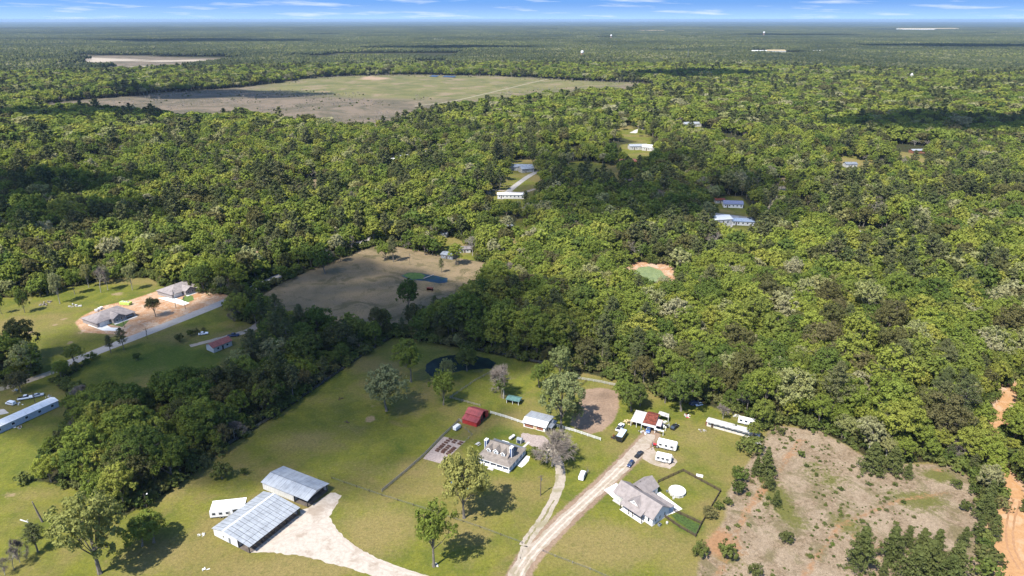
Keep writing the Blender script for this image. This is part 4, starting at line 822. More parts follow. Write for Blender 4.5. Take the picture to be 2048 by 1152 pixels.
def workshop():
    x, y, a = frame(1047, 853, -25); t = thing('workshop', 'pale metal-roofed workshop with rust-brown front beneath the leafless tree', 'workshop', x, y, a)
    B().box(0, 9.2, 0, .15, 0, 2.3).put('wall', WHITE, t); B().box(.5, 4.2, -.03, -.002, .3, 2.0).put('wall_panel', RUSTB, t); B().box(5.6, 8.4, -.03, -.002, .3, 2.0).put('wall_panel', RUSTB, t)
    door(t, 4.9, 0, 1.1, 2.0, '-y', WOODT, .05)
    for xx in (0, 9.05): B().prism([(.15, 0), (8, 0), (8, 2.35), (2.2, 3.2), (.15, 2.4)], 0, xx, xx + .15).put('wall', SHEETW2, t)
    B().box(0, 9.2, 8, 8.15, 0, 2.4).put('wall', SHEETW, t)
    slope(t, (-.4, -.7, 2.28), (9.8, -.7, 2.28), (9.8, 2.2, 3.4), (-.4, 2.2, 3.4), 8, SHEETW); slope(t, (9.8, 8.6, 2.4), (-.4, 8.6, 2.4), (-.4, 2.2, 3.4), (9.8, 2.2, 3.4), 8, GALV)
    slope(t, (9.84, .6, 2.2), (11.8, .6, 2.0), (11.8, 6.5, 2.0), (9.84, 6.5, 2.2), 2, GALVD); posts(t, [(11.6, .8), (11.6, 6.2), (11.6, 3.5)], 0, 1.95, .07, WOOD)
workshop()
def green_shed():
    x, y, a = frame(1013, 806, -20); t = thing('field_shelter', 'low open field shelter with dull green roof in the paddock', 'shelter', x, y, a)
    slope(t, (-.3, -.4, 1.9), (5.8, -.4, 1.9), (5.8, 2.0, 2.35), (-.3, 2.0, 2.35), 4, TEAL); slope(t, (5.8, 3.9, 1.8), (-.3, 3.9, 1.8), (-.3, 2.0, 2.35), (5.8, 2.0, 2.35), 4, TEAL)
    posts(t, [(.1, 0), (2.7, 0), (5.3, 0), (.1, 3.6), (5.3, 3.6)], 0, 1.88, .09, WHITE); B().box(.1, 5.3, 3.62, 3.7, 0, 1.7).put('wall', WOODD, t); B().box(0, .08, .2, 3.5, 0, 1.75).put('wall', WOODD, t)
    B().box(0, 5.4, -.1, -.02, 1.62, 1.8).put('fascia', WHITE, t)
green_shed()
# ------------------------------------------------------------------ the two open metal barns and the shelter
def open_barn_far():
    x, y, a = frame(526.5, 978, -27.8); t = thing('metal_barn', 'farther open-ended grey metal barn with white walls on white gravel', 'barn', x, y, a, 'open metal barns by the white gravel yard')
    B().box(0, 20.3, 0, 9.6, 0, .04).put('floor', DARKIN, t)
    B().box(0, 14.2, 0, .12, .04, 2.9).put('wall', SHEETW, t); B().box(0, 20.3, 9.5, 9.62, .04, 2.9).put('wall', SHEETW, t); B().prism([(.12, .04), (9.5, .04), (9.5, 2.9), (4.3, 3.95), (.12, 2.9)], 0, 0, .12).put('wall', SHEETW2, t)
    B().prism([(.3, .04), (9.3, .04), (9.3, 2.7), (.3, 2.7)], 0, 14.1, 14.2).put('partition', OFFW, t)
    B().prism([(.0, 2.72), (9.6, 2.72), (9.6, 2.95), (4.3, 4.0), (0, 2.95)], 0, 20.18, 20.3).put('end_fascia', GALV2, t)
    slope(t, (-.3, -.4, 2.98), (20.9, -.4, 2.98), (20.9, 4.3, 4.12), (-.3, 4.3, 4.12), 10, GALV); slope(t, (20.9, 10.1, 2.9), (-.3, 10.1, 2.9), (-.3, 4.3, 4.12), (20.9, 4.3, 4.12), 10, GALV)
    B().box(-.3, 20.9, 4.18, 4.42, 4.10, 4.17).put('ridge_cap', GALVD, t)
    posts(t, [(14.5, .1), (20.2, .1), (20.2, 9.4), (17.3, 9.4)], .04, 2.9, .13, BLACK); B().box(15, 19, 7.4, 9, .04, 1.3).put('workbench', WOODD, t)
open_barn_far()
def open_barn_near():
    x, y, a = frame(429, 1071, -29.2); t = thing('metal_barn', 'nearer long grey metal barn with pale skylight strip and open side', 'barn', x, y, a, 'open metal barns by the white gravel yard')
    B().box(0, 15.8, 0, 19.8, 0, .04).put('floor', DARKIN, t)
    B().prism([(0, .04), (10.8, .04), (10.8, 3.4), (5.2, 4.0), (0, 2.85)], 1, 0, .12).put('wall', SHEETW, t); B().box(0, .12, .12, 19.7, .04, 2.85).put('wall', SHEETW2, t); B().prism([(0, .04), (15.8, .04), (15.8, 2.8), (5.2, 4.0), (0, 2.85)], 1, 19.7, 19.82).put('wall', SHEETW, t)
    B().box(10.7, 10.8, .2, 19.5, .04, 2.9).put('partition', OFFW, t)
    ys = np.linspace(-.4, 20.3, 15); xs = [5.2, 8.1, 11.0, 13.9, 16.6]
    zr = lambda q: 4.12 - (q - 5.2) * 1.22 / 11.4
    for k in range(14):
        y0, y1 = ys[k] + .06, ys[k + 1] - .06
        B().slab([(-.3, y0, 2.92), (4.6, y0, 3.98), (4.6, y1, 3.98), (-.3, y1, 2.92)], .07).put('roof_panel', GALV2, t)
        B().slab([(4.62, y0, 3.99), (5.2, y0, 4.12), (5.2, y1, 4.12), (4.62, y1, 3.99)], .07).put('roof_panel', SKYL, t, label='translucent pale skylight sheet')
        for q in range(4): B().slab([(xs[q] + .05, y0, zr(xs[q])), (xs[q + 1] - .05, y0, zr(xs[q + 1])), (xs[q + 1] - .05, y1, zr(xs[q + 1])), (xs[q] + .05, y1, zr(xs[q]))], .07).put('roof_panel', GALV2, t)
    B().box(15.7, 15.85, 0, 19.8, 2.55, 2.82).put('beam', GALVD, t); posts(t, [(15.7, q) for q in (.1, 5, 9.9, 14.8, 19.7)] + [(10.95, .1)], .04, 2.8, .12, BLACK)
    door(t, 7.2, 0, .9, 2.0, '-y', GALVD, .1); window(t, 4.5, 0, 1.2, .6, .6, '-y')
    for q in (3, 9, 13): B().box(11.6, 12.6, q, q + 1.6, .04, 1.3).put('crate', (WOODD, WOOD, CK)[q % 3], t)
open_barn_near()
def rv_shelter():
    x, y, a = frame(425, 1032, 10); t = thing('carport', 'white flat-roofed shelter over a parked camper beside the nearer metal barn', 'carport', x, y, a)
    slope(t, (-.2, -1.5, 2.9), (10.4, -1.5, 2.9), (10.4, 3.6, 3.15), (-.2, 3.6, 3.15), 6, WHITE); posts(t, [(.1, -1.2), (5, -1.2), (10.1, -1.2), (.1, 3.3), (10.1, 3.3)], 0, 2.88, .1, BLACK)
rv_shelter()
# ------------------------------------------------------------------ white farmhouse
def white_house():
    x, y, a = frame(1304, 1053, 40.6); t = thing('farmhouse', 'white ranch farmhouse with grey shingle roof, black porch posts and rear wing', 'house', x, y, a)
    B().box(-.1, 8.6, -.1, 16.6, 0, .25).put('foundation', CONC, t)
    B().box(0, 8.4, 0, 3, .25, 3).put('wall', WHITE, t); B().box(1.4, 8.4, 3, 12, .25, 3).put('wall', WHITE, t); B().box(.6, 8.4, 12, 16.5, .25, 3).put('wall', WHITE, t); B().box(8.4, 14.4, 9.2, 15.2, .1, 3).put('wall', WHITE, t)
    B().prism([(0, 3), (8.4, 3), (4.1, 5.9)], 1, .02, .4).put('gable_wall', WHITE, t); B().prism([(.6, 3), (8.4, 3), (4.1, 5.9)], 1, 16.1, 16.48).put('gable_wall', WHITE, t); B().prism([(9.2, 3), (15.2, 3), (12.2, 5.2)], 0, 14.0, 14.38).put('gable_wall', WHITE, t)
    R = (4.1, 6.15)
    B().slab([(-.5, -.45, 2.95), (R[0], -.45, R[1]), (R[0], 3.3, R[1]), (-.5, 3.3, 2.95)], .14).put('roof', SHING, t)
    B().slab([(1.2, 3.3, 4.13), (R[0], 3.3, R[1]), (R[0], 12.0, R[1]), (1.2, 12.0, 4.13)], .14).put('roof', SHING, t); B().slab([(-1.95, 3.3, 2.7), (1.2, 3.3, 4.12), (1.2, 12.0, 4.12), (-1.95, 12.0, 2.7)], .12).put('porch_roof', SHING, t)
    B().slab([(.1, 12.0, 3.2), (R[0], 12.0, R[1]), (R[0], 16.9, R[1]), (.1, 16.9, 3.2)], .14).put('roof', SHING, t)
    B().slab([(8.8, -.45, 2.95), (8.8, 16.9, 2.95), (R[0], 16.9, R[1]), (R[0], -.45, R[1])], .14).put('roof', SHING, t)
    B().slab([(8.7, -.4, 3.0), (11.0, -.4, 2.6), (11.0, 8.9, 2.6), (8.7, 8.9, 3.0)], .12).put('porch_roof', SHING, t)
    for yy, zz in ((8.8, 2.9), (15.6, 2.9)): B().slab([(6.2, 12.2, 5.45), (14.8, 12.2, 5.45), (14.8, yy, zz), (8.4, yy, zz)], .14).put('roof', SHING, t)
    d = B().prism([(5.6, 3.55), (10.2, 3.55), (7.9, 5.6)], 0, .25, .5).put('dormer', WHITE, t)
    for s in (-1, 1): B().slab([(-.05, 7.9, 5.78), (3.4, 7.9, 5.78), (1.0, 7.9 + s * 2.6, 3.95), (-.05, 7.9 + s * 2.6, 3.5)], .1).put('dormer_roof', SHING, d)
    window(t, .25, 7.9, 4.0, .4, .8, '-x', WHITE)
    B().box(-1.7, 1.4, 3, 12, .0, .28).put('porch_floor', CONCB, t); posts(t, [(-1.55, q) for q in (3.15, 6.9, 8.6, 11.8)], .28, 2.62, .1, BLACK, 'porch_post'); posts(t, [(10.8, -.1), (10.8, 4.4), (10.8, 8.6)], .1, 2.55, .1, WHITE, 'porch_post')
    B().box(8.6, 11, -.2, 8.8, 0, .12).put('rear_porch_floor', CONCB, t)
    for q in (1.6, 3.7, 6.2): window(t, q, 0, 1.2, .5, 1.2, '-y')
    for q in (4.8, 9.8): window(t, 1.4, q, 1.1, 1.1, 1.4, '-x', BLACK)
    door(t, 1.4, 7.7, 1.1, 2.1, '-x', WOODD, .28); window(t, 0, 1.5, 1.1, .7, 1.3, '-x', WHITE); door(t, .6, 14.3, 3.4, 2.2, '-x', OFFW, .2)
    for q in (10.2, 12.6): window(t, q, 9.2, 1.1, .7, 1.1, '-y')
    for q in (2.5, 5.5): window(t, 8.4, q, .9, 1.2, 1.5, '+x')
    for q, w_ in ((9.5, 13), (11, 12.6)): B().t((q, w_, 4.6), (q, w_, 5.35), .07).put('vent_pipe', BLACK, t)
white_house()
def white_house_bits():
    x, y = G(1319, 1051); t = thing('air_conditioner', 'grey air conditioning unit at the gable end of the white farmhouse', 'air conditioner', x, y, .7)
    B().box(-.45, .45, -.45, .45, 0, .85).put('cabinet', GALVD, t); B().lathe([(.34, .851), (.34, .88), (.05, .9)], 16).put('fan_grille', BLACK, t)
    x, y = G(1334, 1047); t = thing('tank', 'small round pale tank beside the dark fence corner', 'tank', x, y); B().lathe([(.38, 0), (.4, .6), (.3, .8), (.05, .85)], 16).put('shell', OFFW, t); B().lathe([(.08, .851), (.08, .95)], 10).put('cap', BLACK, t)
    x, y = G(1354, 986); t = thing('pool', 'round above-ground pool under a white cover in the fenced yard', 'swimming pool', x, y)
    B().lathe([(2.72, 0), (2.72, 1.05)], 40).put('pool_wall', OFFW, t); B().lathe([(2.85, 1.06), (2.85, 1.16), (2.72, 1.2), (2.2, 1.24), (1.2, 1.3), (.2, 1.33)], 40).put('cover', WHITE, t)
    for i in range(12): an = i * math.pi / 6; B().box(-.07, .07, -.07, .07, 0, 1.05).put('upright', WHITE, t, (2.8 * math.cos(an), 2.8 * math.sin(an), 0), an)
    B().box(-3.6, -3.0, .3, .9, 0, .6).put('pump', GALVD, t); B().box(-2.2, -1.6, -3.3, -2.75, 0, .5).put('step', OFFW, t)
    x, y = G(1400, 952); t = thing('boat', 'small white upturned boat lying on grass beyond the dark fence', 'boat', x, y, -.35)
    B().prism([(-.6, 0), (.6, 0), (.45, .4), (.15, .55), (-.15, .55), (-.45, .4)], 0, -1.3, 1.0).put('hull', WHITE, t); B().box(-1.3, 1.0, -.03, .03, .552, .62).put('keel', OFFW, t)
white_house_bits()
# ------------------------------------------------------------------ other houses
def hip_house(name, label, px, py, ang, w, d, h, rise, roofm, wallm, gable=False, win=4, cat='house', group=None, n=1, over=.5, zoff=0):
    """w along the local x axis, d along y; corner surveyed at px,py"""
    x, y, a = frame(px, py, ang); t = thing(name, label, cat, x, y, a, group)
    B().box(0, w, 0, d, 0, h).put('wall', wallm, t); o = over; zr = h + rise; ze = h - .05
    if gable:
        for xx in (.0, w - .12): B().prism([(0, h), (d, h), (d / 2, zr - .15)], 0, xx, xx + .12).put('gable_wall', wallm, t)
        slope(t, (-o, -o, ze), (w + o, -o, ze), (w + o, d / 2, zr), (-o, d / 2, zr), n, roofm, .12, 'roof' if n == 1 else 'roof_panel'); slope(t, (w + o, d + o, ze), (-o, d + o, ze), (-o, d / 2, zr), (w + o, d / 2, zr), n, roofm, .12, 'roof' if n == 1 else 'roof_panel')
    else:
        r0, r1 = d / 2, w - d / 2
        if r1 < r0: r0 = r1 = w / 2
        c = [(-o, -o, ze), (w + o, -o, ze), (w + o, d + o, ze), (-o, d + o, ze)]; a_, b_ = (r0, d / 2, zr), (r1 + .01, d / 2, zr)
        for p in ([c[0], c[1], b_, a_], [c[2], c[3], a_, b_], [c[1], c[2], b_], [c[3], c[0], a_]): B().slab(p, .1).put('roof', roofm, t)
    for i in range(win): window(t, (i + .5) * w / win, 0, h * .38, min(1.1, w / win * .4), h * .35, '-y')
    if d > 3:
        for i in range(2): window(t, w, (i + .5) * d / 2, h * .38, .9, h * .35, '+x')
    if d > 2.2 and win > 1: door(t, w * (1.0 / win), 0, .9, h * .72, '-y', WOODD, .05)
    return t
def new_house(px, py, label):
    x, y, a = frame(px, py, 60); t = thing('new_house', label, 'house', x, y, a, 'new brick houses on bare orange dirt')
    W_, D_ = 19.0, 13.5      # length along the road, depth away from it (local y points away to the left)
    B().box(0, W_, 0, D_, 0, 2.7).put('wall', BRICK, t); o = .6; ze = 2.65; zr = 5.6; c = [(-o, -o, ze), (W_ + o, -o, ze), (W_ + o, D_ + o, ze), (-o, D_ + o, ze)]; A_, B_ = (6.8, 6.75, zr), (12.3, 6.75, zr)
    for p in ([c[0], c[1], B_, A_], [c[2], c[3], A_, B_], [c[1], c[2], B_], [c[3], c[0], A_]): B().slab(p, .12).put('roof', SHING, t)
    # gabled front wing, garage and entry
    B().box(7.2, 13.4, -2.6, 0, 0, 2.7).put('wall', BRICK, t); B().prism([(7.2, 2.7), (13.4, 2.7), (10.3, 4.5)], 1, -2.58, -2.3).put('gable_wall', BRICK, t)
    for s in (-1, 1): B().slab([(10.3, -3.0, 4.75), (10.3, 5.0, 4.75), (10.3 + s * 3.6, 1.2, 2.75), (10.3 + s * 3.6, -3.0, 2.75)], .12).put('roof', SHING, t)
    B().box(1.2, 6.2, -.06, 0, .1, 2.3).put('garage_door', WHITE, t); B().box(-.02, 19.02, -.03, 0, 0, .5).put('plinth', WHITE, t); B().box(7.2, 13.4, -2.64, -2.6, 0, .9).put('stone_band', OFFW, t)
    window(t, 9, -2.6, 1.0, .9, 1.3, '-y'); window(t, 11.6, -2.6, 1.0, .9, 1.3, '-y'); B().box(7, 19.5, -4.0, -2.65, 0, .15).put('porch_floor', CONCB, t)
    door(t, 14.6, 0, 1.1, 2.1, '-y', WOODD); window(t, 16.8, 0, .9, 1.5, 1.3, '-y'); posts(t, [(19.2, -2.2), (14, -2.2)], .15, 2.6, .12, WHITE)
    B().slab([(13.4, -2.9, 2.6), (19.6, -2.9, 2.6), (19.6, -.6, 2.68), (13.4, -.6, 2.68)], .1).put('porch_roof', SHING, t)
new_house(196, 656, 'nearer new brick house with grey hip roof and white curved drive')
new_house(345, 598, 'farther new brick house with grey hip roof and straight white drive')
t = hip_house('mobile_home', 'long pale blue mobile home with white metal roof', -42, 886, 61.5, 30, 5.2, 2.9, .7, WHITE, BLUEG, True, 6, 'mobile home', None, 10, .25)
B().box(30.0, 30.08, 1, 4.3, .4, 2.6).put('end_panel', plain('oxblood_panel', (.16, .05, .06)), t)
t = hip_house('house', 'small house with faded red gable roof half hidden under trees', 428, 706, 55, 10, 6, 2.8, 1.5, plain('faded_red_roof', (.33, .11, .085), .7, .2, 1, .2, 0, (0, .5, .3)), SHEETW, True, 2, 'house', None, 8, .4)
# cluttered yard
def yard_house():
    x, y, a = frame(1262, 851, -25); t = thing('ramshackle_house', 'ramshackle house with white and rust-red patched roofs and open carports', 'house', x, y, a)
    slope(t, (-.2, -.5, 2.3), (4.4, -.5, 2.3), (4.4, 7.6, 2.9), (-.2, 7.6, 2.9), 3, OFFW); posts(t, [(0, -.3), (2.2, -.3), (4.2, -.3), (0, 7.4)], 0, 2.25, .09, WHITE); B().box(.1, 4.3, 5.6, 7.4, 0, 2.5).put('wall', WOODD, t)
    B().box(4.6, 9.2, 2, 8, 0, 2.4).put('wall', OFFW, t)
    slope(t, (4.5, 0, 2.6), (9.5, 0, 2.6), (9.3, 6.0, 3.7), (4.6, 6.0, 3.7), 5, RUST); slope(t, (9.5, 9.4, 2.5), (4.5, 9.4, 2.5), (4.6, 6.0, 3.7), (9.3, 6.0, 3.7), 3, RUST)
    B().slab([(4.4, -1.1, 2.3), (10, -1.3, 2.2), (10, 0, 2.45), (4.4, 0, 2.5)], .1).put('awning', OFFW, t); B().slab([(9.6, -2.1, 2.2), (13.4, -2.2, 2.1), (13.4, -1.5, 2.2), (9.6, -1.4, 2.3)], .1).put('awning', WHITE, t)
    slope(t, (9.6, .5, 2.4), (11.6, .6, 2.3), (11.4, 5, 2.6), (9.6, 5, 2.7), 2, plain('pink_sheet', (.50, .38, .38))); slope(t, (8.6, 8.2, 2.8), (13, 8.2, 2.4), (12.5, 11, 2.4), (8.6, 11, 2.8), 3, OFFW)
    posts(t, [(13.2, -1.9), (9.8, -1.2), (13.2, 2.0), (11.5, 5), (12.8, 8.3)], 0, 2.1, .08, WHITE); B().box(5, 9, -.1, 1.8, 0, .2).put('porch_floor', WOODD, t); door(t, 6.8, 2, 1, 2, '-y', WOODD, .2); window(t, 5.4, 2, 1, .8, 1, '-y')
yard_house()
# ------------------------------------------------------------------ vehicles
WHEEL = {}
def wheel_mesh(r, w=.24):
    if r not in WHEEL:
        g = Geo(); g.tube((0, -w/2, 0), (0, w/2, 0), r, r, 14, 0); n = g.n; g.f += [list(range(n - 28, n - 14))[::-1], list(range(n - 14, n))]; g.m += [0, 0]
        for s in (-1, 1): 
            g.tube((0, s * w * .5, 0), (0, s * w * .54, 0), r * .6, r * .55, 10, 1); n = g.n; g.f.append(list(range(n - 10, n))[::s]); g.m.append(1)
        WHEEL[r] = g.mesh('wheel', [TYRE, RIM])
    return WHEEL[r]
def loft(stations, mat, name, parent, top=.82):
    """cross sections (x, half width, z bottom, z top) joined along x"""
    g = B(); v = []; k = 8
    for x, w, zb, zt in stations:
        v += [(x, -w * .92, zb), (x, -w, zb + (zt - zb) * .35), (x, -w * .97, zb + (zt - zb) * .75), (x, -w * top, zt), (x, w * top, zt), (x, w * .97, zb + (zt - zb) * .75), (x, w, zb + (zt - zb) * .35), (x, w * .92, zb)]
    f = []; m = len(stations)
    for i in range(m - 1): f += [[i * k + j, i * k + (j + 1) % k, (i + 1) * k + (j + 1) % k, (i + 1) * k + j] for j in range(k)]
    g.v.append(np.array(v, float)); g.f += f + [list(range(k)), list(range((m - 1) * k, m * k))[::-1]]; g.m += [0] * (len(f) + 2); g.n = len(v)
    return g.put(name, mat, parent)
def car(kind, px, py, ang, col, label, name='parked_car', cat='car', sc=1.0):
    x, y = G(px, py); t = thing(name, label, cat, x, y, math.radians(ang)); t.scale = (sc,) * 3
    if kind == 'pickup':
        loft([(-2.9, .86, .45, .95), (-2.8, .96, .4, 1.12), (-.75, .98, .38, 1.12), (.9, .98, .38, 1.12), (1.1, .98, .38, 1.12), (2.6, .94, .4, 1.05), (2.85, .84, .45, .85)], col, 'body', t)
        loft([(-.8, .86, 1.1, 1.75), (-.6, .86, 1.1, 1.84), (.7, .84, 1.1, 1.84), (1.25, .84, 1.08, 1.14)], GLASS, 'window', t, .84); B().box(-.6, .62, -.64, .64, 1.84, 1.88).put('cab_roof', col, t)
        B().box(-2.75, -.9, -.74, .74, 1.13, 1.145).put('bed', BLACK, t); ax = (-1.85, 1.8)
    elif kind == 'van':
        loft([(-2.5, .9, .4, 1.8), (-2.4, .96, .35, 2.0), (1.0, .96, .35, 2.0), (1.7, .94, .35, 1.35), (2.4, .9, .38, 1.05), (2.5, .84, .45, .85)], col, 'body', t)
        B().box(-2.2, 1.0, -.965, .965, 1.25, 1.72).put('window', GLASS, t); B().slab([(1.05, -.8, 2.0), (1.05, .8, 2.0), (1.72, .8, 1.38), (1.72, -.8, 1.38)], .06).put('windscreen', GLASS, t); ax = (-1.6, 1.6)
    else:
        tall = 1.72 if kind == 'suv' else 1.45
        loft([(-2.3, .8, .42, .85), (-2.2, .9, .35, 1.0), (-1.2, .93, .3, 1.02), (1.0, .93, .3, .98), (2.1, .88, .34, .86), (2.3, .78, .42, .7)], col, 'body', t)
        st = [(-2.1, .8, .95, 1.0), (-1.75, .8, .95, tall - .05), (-1.2, .8, .95, tall), (.2, .8, .95, tall), (1.05, .8, .93, 1.0)] if kind == 'suv' else [(-1.9, .8, .95, 1.0), (-1.1, .8, .95, tall), (.1, .8, .95, tall), (1.0, .8, .93, .98)]
        loft(st, GLASS, 'window', t, .78); B().box(-1.5 if kind == 'suv' else -1.05, .1, -.58, .58, tall, tall + .03).put('roof', col, t); ax = (-1.4, 1.4)
    for xx in ax:
        for s in (-1, 1): link('wheel', wheel_mesh(.36), t, (xx, s * .84, .36))
    for s in (-1, 1): 
        f = 2.86 if kind == 'pickup' else (2.49 if kind == 'van' else 2.28); B().box(f - .12, f, s * .62 - .14, s * .62 + .14, .68, .82).put('headlight', LAMPW, t)
    return t
car('pickup', 1240, 857, 60, CW, 'white pickup parked nose-up beside the dark enclosed trailer', 'pickup_truck', 'pickup truck')
car('suv', 1349, 856, 48, CK, 'black car alone on the grass east of the ramshackle house')
car('pickup', 1297, 861, 250, CB, 'blue pickup at the awning of the ramshackle house', 'pickup_truck', 'pickup truck', .9)
car('pickup', 1278, 911, 50, CK, 'black pickup on the gravel road, upper of the two dark vehicles', 'pickup_truck', 'pickup truck', .82)
car('suv', 1261, 930, 235, CN, 'dark blue car on the gravel road just below the black pickup', sc=.85)
car('van', 1165, 954, 70, CW, 'white van parked on grass beside the gravel road', 'van', 'van')
car('suv', 1389, 809, 20, CN, 'dark car tucked under the big round tree by the woods')
car('suv', 1398, 811, 200, CW, 'small white car end to end with the dark car under the round tree', sc=.7)
car('sedan', 407, 669, 20, CW, 'white car on the dim pasture near the curving lane')
car('pickup', 467, 673, 15, CN, 'dark blue pickup on the pale lane above the red-roofed house', 'pickup_truck', 'pickup truck')
car('pickup', 52, 798, 22, CW, 'white pickup by the utility pole behind the mobile home', 'pickup_truck', 'pickup truck')
car('sedan', 76, 793, 30, CS, 'silver car beyond the utility pole behind the mobile home')
car('van', 22, 809, 165, CW, 'white van close behind the roof of the long mobile home', 'van', 'van', .85)
car('sedan', 458, 1029, 10, CW, 'white car tucked between the shelter and the nearer metal barn', sc=.8)
def trailer(px, py, ang, L_, W_, H_, col, roofc, label, name='trailer', cat='trailer', windows=False, z0=.55):
    x, y = G(px, py); t = thing(name, label, cat, x, y, math.radians(ang))
    B().prism([(-L_/2, z0), (L_/2 - .35, z0), (L_/2, z0 + .5), (L_/2, H_ - .35), (L_/2 - .3, H_), (-L_/2 + .1, H_), (-L_/2, H_ - .15)], 1, -W_/2, W_/2).put('body', col, t)
    B().box(-L_/2 + .1, L_/2 - .35, -W_/2 + .06, W_/2 - .06, H_ + .002, H_ + .07).put('roof', roofc, t); B().box(L_/2, L_/2 + 1.1, -.08, .08, .42, .54).put('hitch', BLACK, t)
    for xx in (-.5, .45):
        for s in (-1, 1): link('wheel', wheel_mesh(.34), t, (xx, s * (W_/2 - .02), .34))
    if windows:
        for i in range(3): window(t, -L_/2 + (i + .6) * L_ / 3.4, -W_/2, 1.5, .8, .6, '-y', BLACK)
        door(t, L_/2 - 1.2, -W_/2, .65, 1.7, '-y', OFFW, .7); B().box(-.4, .3, -.3, .3, H_ + .07, H_ + .3).put('roof_vent', OFFW, t)
    return t
trailer(1243, 877, 62, 6.2, 2.3, 2.6, CK, plain('pale_blue_roof', (.42, .52, .66), .5, .1), 'dark enclosed trailer with pale blue roof by the gravel road', 'enclosed_trailer')
trailer(1334, 896, -24, 7.2, 2.9, 2.8, WHITE, CONCB, 'long white camper trailer, upper of two on the sandy pad', 'camper_trailer', 'camper', True)
trailer(1327, 922, -22, 5.6, 2.6, 2.7, WHITE, CONCB, 'shorter white camper trailer with dark lower side on the sandy pad', 'camper_trailer', 'camper', True)
trailer(1493, 848, -25, 6.6, 2.3, 2.4, CW, CONCB, 'short white trailer by the woods beyond the long mobile home', 'camper_trailer', 'camper', True)
trailer(446, 1031, 8, 7.2, 2.4, 2.7, WHITE, CONCB, 'white camper with dark windows parked under the flat shelter', 'camper_trailer', 'camper', True)
trailer(914, 859, 55, 3.2, 1.6, 1.9, WHITE, CONCB, 'small white box trailer by the board fence above the garden', 'utility_trailer')
def long_trailers():
    t = hip_house('mobile_home', 'very long narrow white and silver mobile home on the back lawn', 1413, 852, -30, 17.5, 3.0, 2.3, .25, OFFW, plain('cream', (.55, .5, .44)), True, 8, 'mobile home', None, 7, .3)
    B().box(-.5, -.05, .2, 2.8, .1, 2.1).put('end_panel', RUST, t); B().box(.5, 17, -.06, -.02, 1.0, 1.7).put('screened_band', GLASS, t)
    x, y = G(1502, 873); t = thing('silver_trailer', 'rounded silver trailer half swallowed by shrubs at the clearcut edge', 'trailer', x, y, math.radians(-30))
    loft([(-3.4, 1.0, .5, 2.0), (-3.0, 1.2, .45, 2.4), (2.6, 1.2, .45, 2.4), (3.2, 1.0, .5, 2.0)], plain('bare_aluminium', (.55, .57, .60), .3, .15, .7, .5, .7), 'body', t); B().box(-2.4, 2.2, -1.22, -1.19, 1.2, 1.75).put('window', GLASS, t)
    for s in (-1, 1): link('wheel', wheel_mesh(.36), t, (0, s * 1.0, .36))
long_trailers()
def tractor(px, py, ang, label, sc=1, col=RED):
    x, y = G(px, py); t = thing('tractor', label, 'tractor', x, y, math.radians(ang)); t.scale = (sc,) * 3
    loft([(-.2, .35, .6, 1.2), (1.3, .33, .6, 1.15), (1.5, .28, .65, 1.0)], col, 'hood', t); B().box(-1.1, -.1, -.4, .4, .6, .95).put('seat_deck', BLACK, t); B().box(-.9, -.5, -.25, .25, .96, 1.5).put('seat', BLACK, t)
    for s in (-1, 1):
        link('wheel', wheel_mesh(.62, .32), t, (-.7, s * .68, .62)); link('wheel', wheel_mesh(.36), t, (1.15, s * .5, .36)); B().t((-1.0, s * .5, .9), (-1.0, s * .5, 2.0), .05).put('roll_bar', BLACK, t)
tractor(1312, 893, 150, 'small red tractor at the end of the upper camper trailer')
# ------------------------------------------------------------------ poles
def pole(px, py, top, label, arm=False, lamp=False, r=.15, lean=0):
    x, y = G(px, py); h = height_for(px, py, top); t = thing('utility_pole', label, 'utility pole', x, y, .4, 'wooden utility poles'); t.rotation_euler[1] = lean
    B().t((0, 0, -.3), (0, 0, h), r, r * .7, 8).put('pole', POLEW, t)
    if arm: B().box(-1.1, 1.1, -.06, .06, h - .7, h - .55).put('crossarm', POLEW, t)
    if lamp: B().t((0, 0, h - 1.2), (.9, 0, h - .8), .04).put('lamp_arm', GALVD, t); B().lathe([(.1, h - .95), (.26, h - .85), (.2, h - .65), (.05, h - .6)], 10, (.9, 0)).put('lamp_head', WHITE, t)
    else: B().t((.3, 0, h - 2.2), (.3, 0, h - 1.4), .2).put('transformer', GALVD, t)
pole(1081, 991, 950, 'wooden pole with transformer on the lawn beside the curving driveway', True, r=.2)
pole(294, 1015, 985, 'wooden pole with a white lamp beside the wood at the lower left', lamp=True)
pole(71, 808, 784, 'wooden pole among the parked vehicles behind the mobile home'); pole(54, 838, 824, 'thin wooden pole against the pale blue mobile home wall', r=.1)
pole(295, 677, 656, 'wooden pole on the pasture side of the paved road', True); pole(249, 655, 632, 'wooden pole on the turf of the nearer new house', True)
pole(352, 616, 580, 'wooden pole across the drive of the farther new house', True); pole(371, 618, 590, 'wooden pole between the drive and the road by the farther new house', True)
pole(1463, 862, 851, 'thin wooden pole standing against the very long mobile home', r=.09)
pole(1174, 948, 934, 'thin wooden pole beside the white van', r=.08); pole(1303, 900, 880, 'thin wooden pole at the edge of the sandy pad', r=.08)
pole(932, 497, 478, 'wooden pole by the road at the top of the brown pasture', True); pole(820, 530, 505, 'thin tall pole in the brown pasture near the trees', r=.12)
x, y = G(85, 1044); t = thing('dead_trunk', 'bare dead trunk standing on the grass at the lower left', 'dead tree', x, y); t.rotation_euler = (0.05, -.12, 0)
B().t((0, 0, -.3), (0, 0, 4), .32, .28, 8).put('trunk', TWIG, t); B().t((0, 0, 4), (.1, 0, height_for(85, 1044, 1001)), .28, .14, 8).put('upper_trunk', TWIG, t)
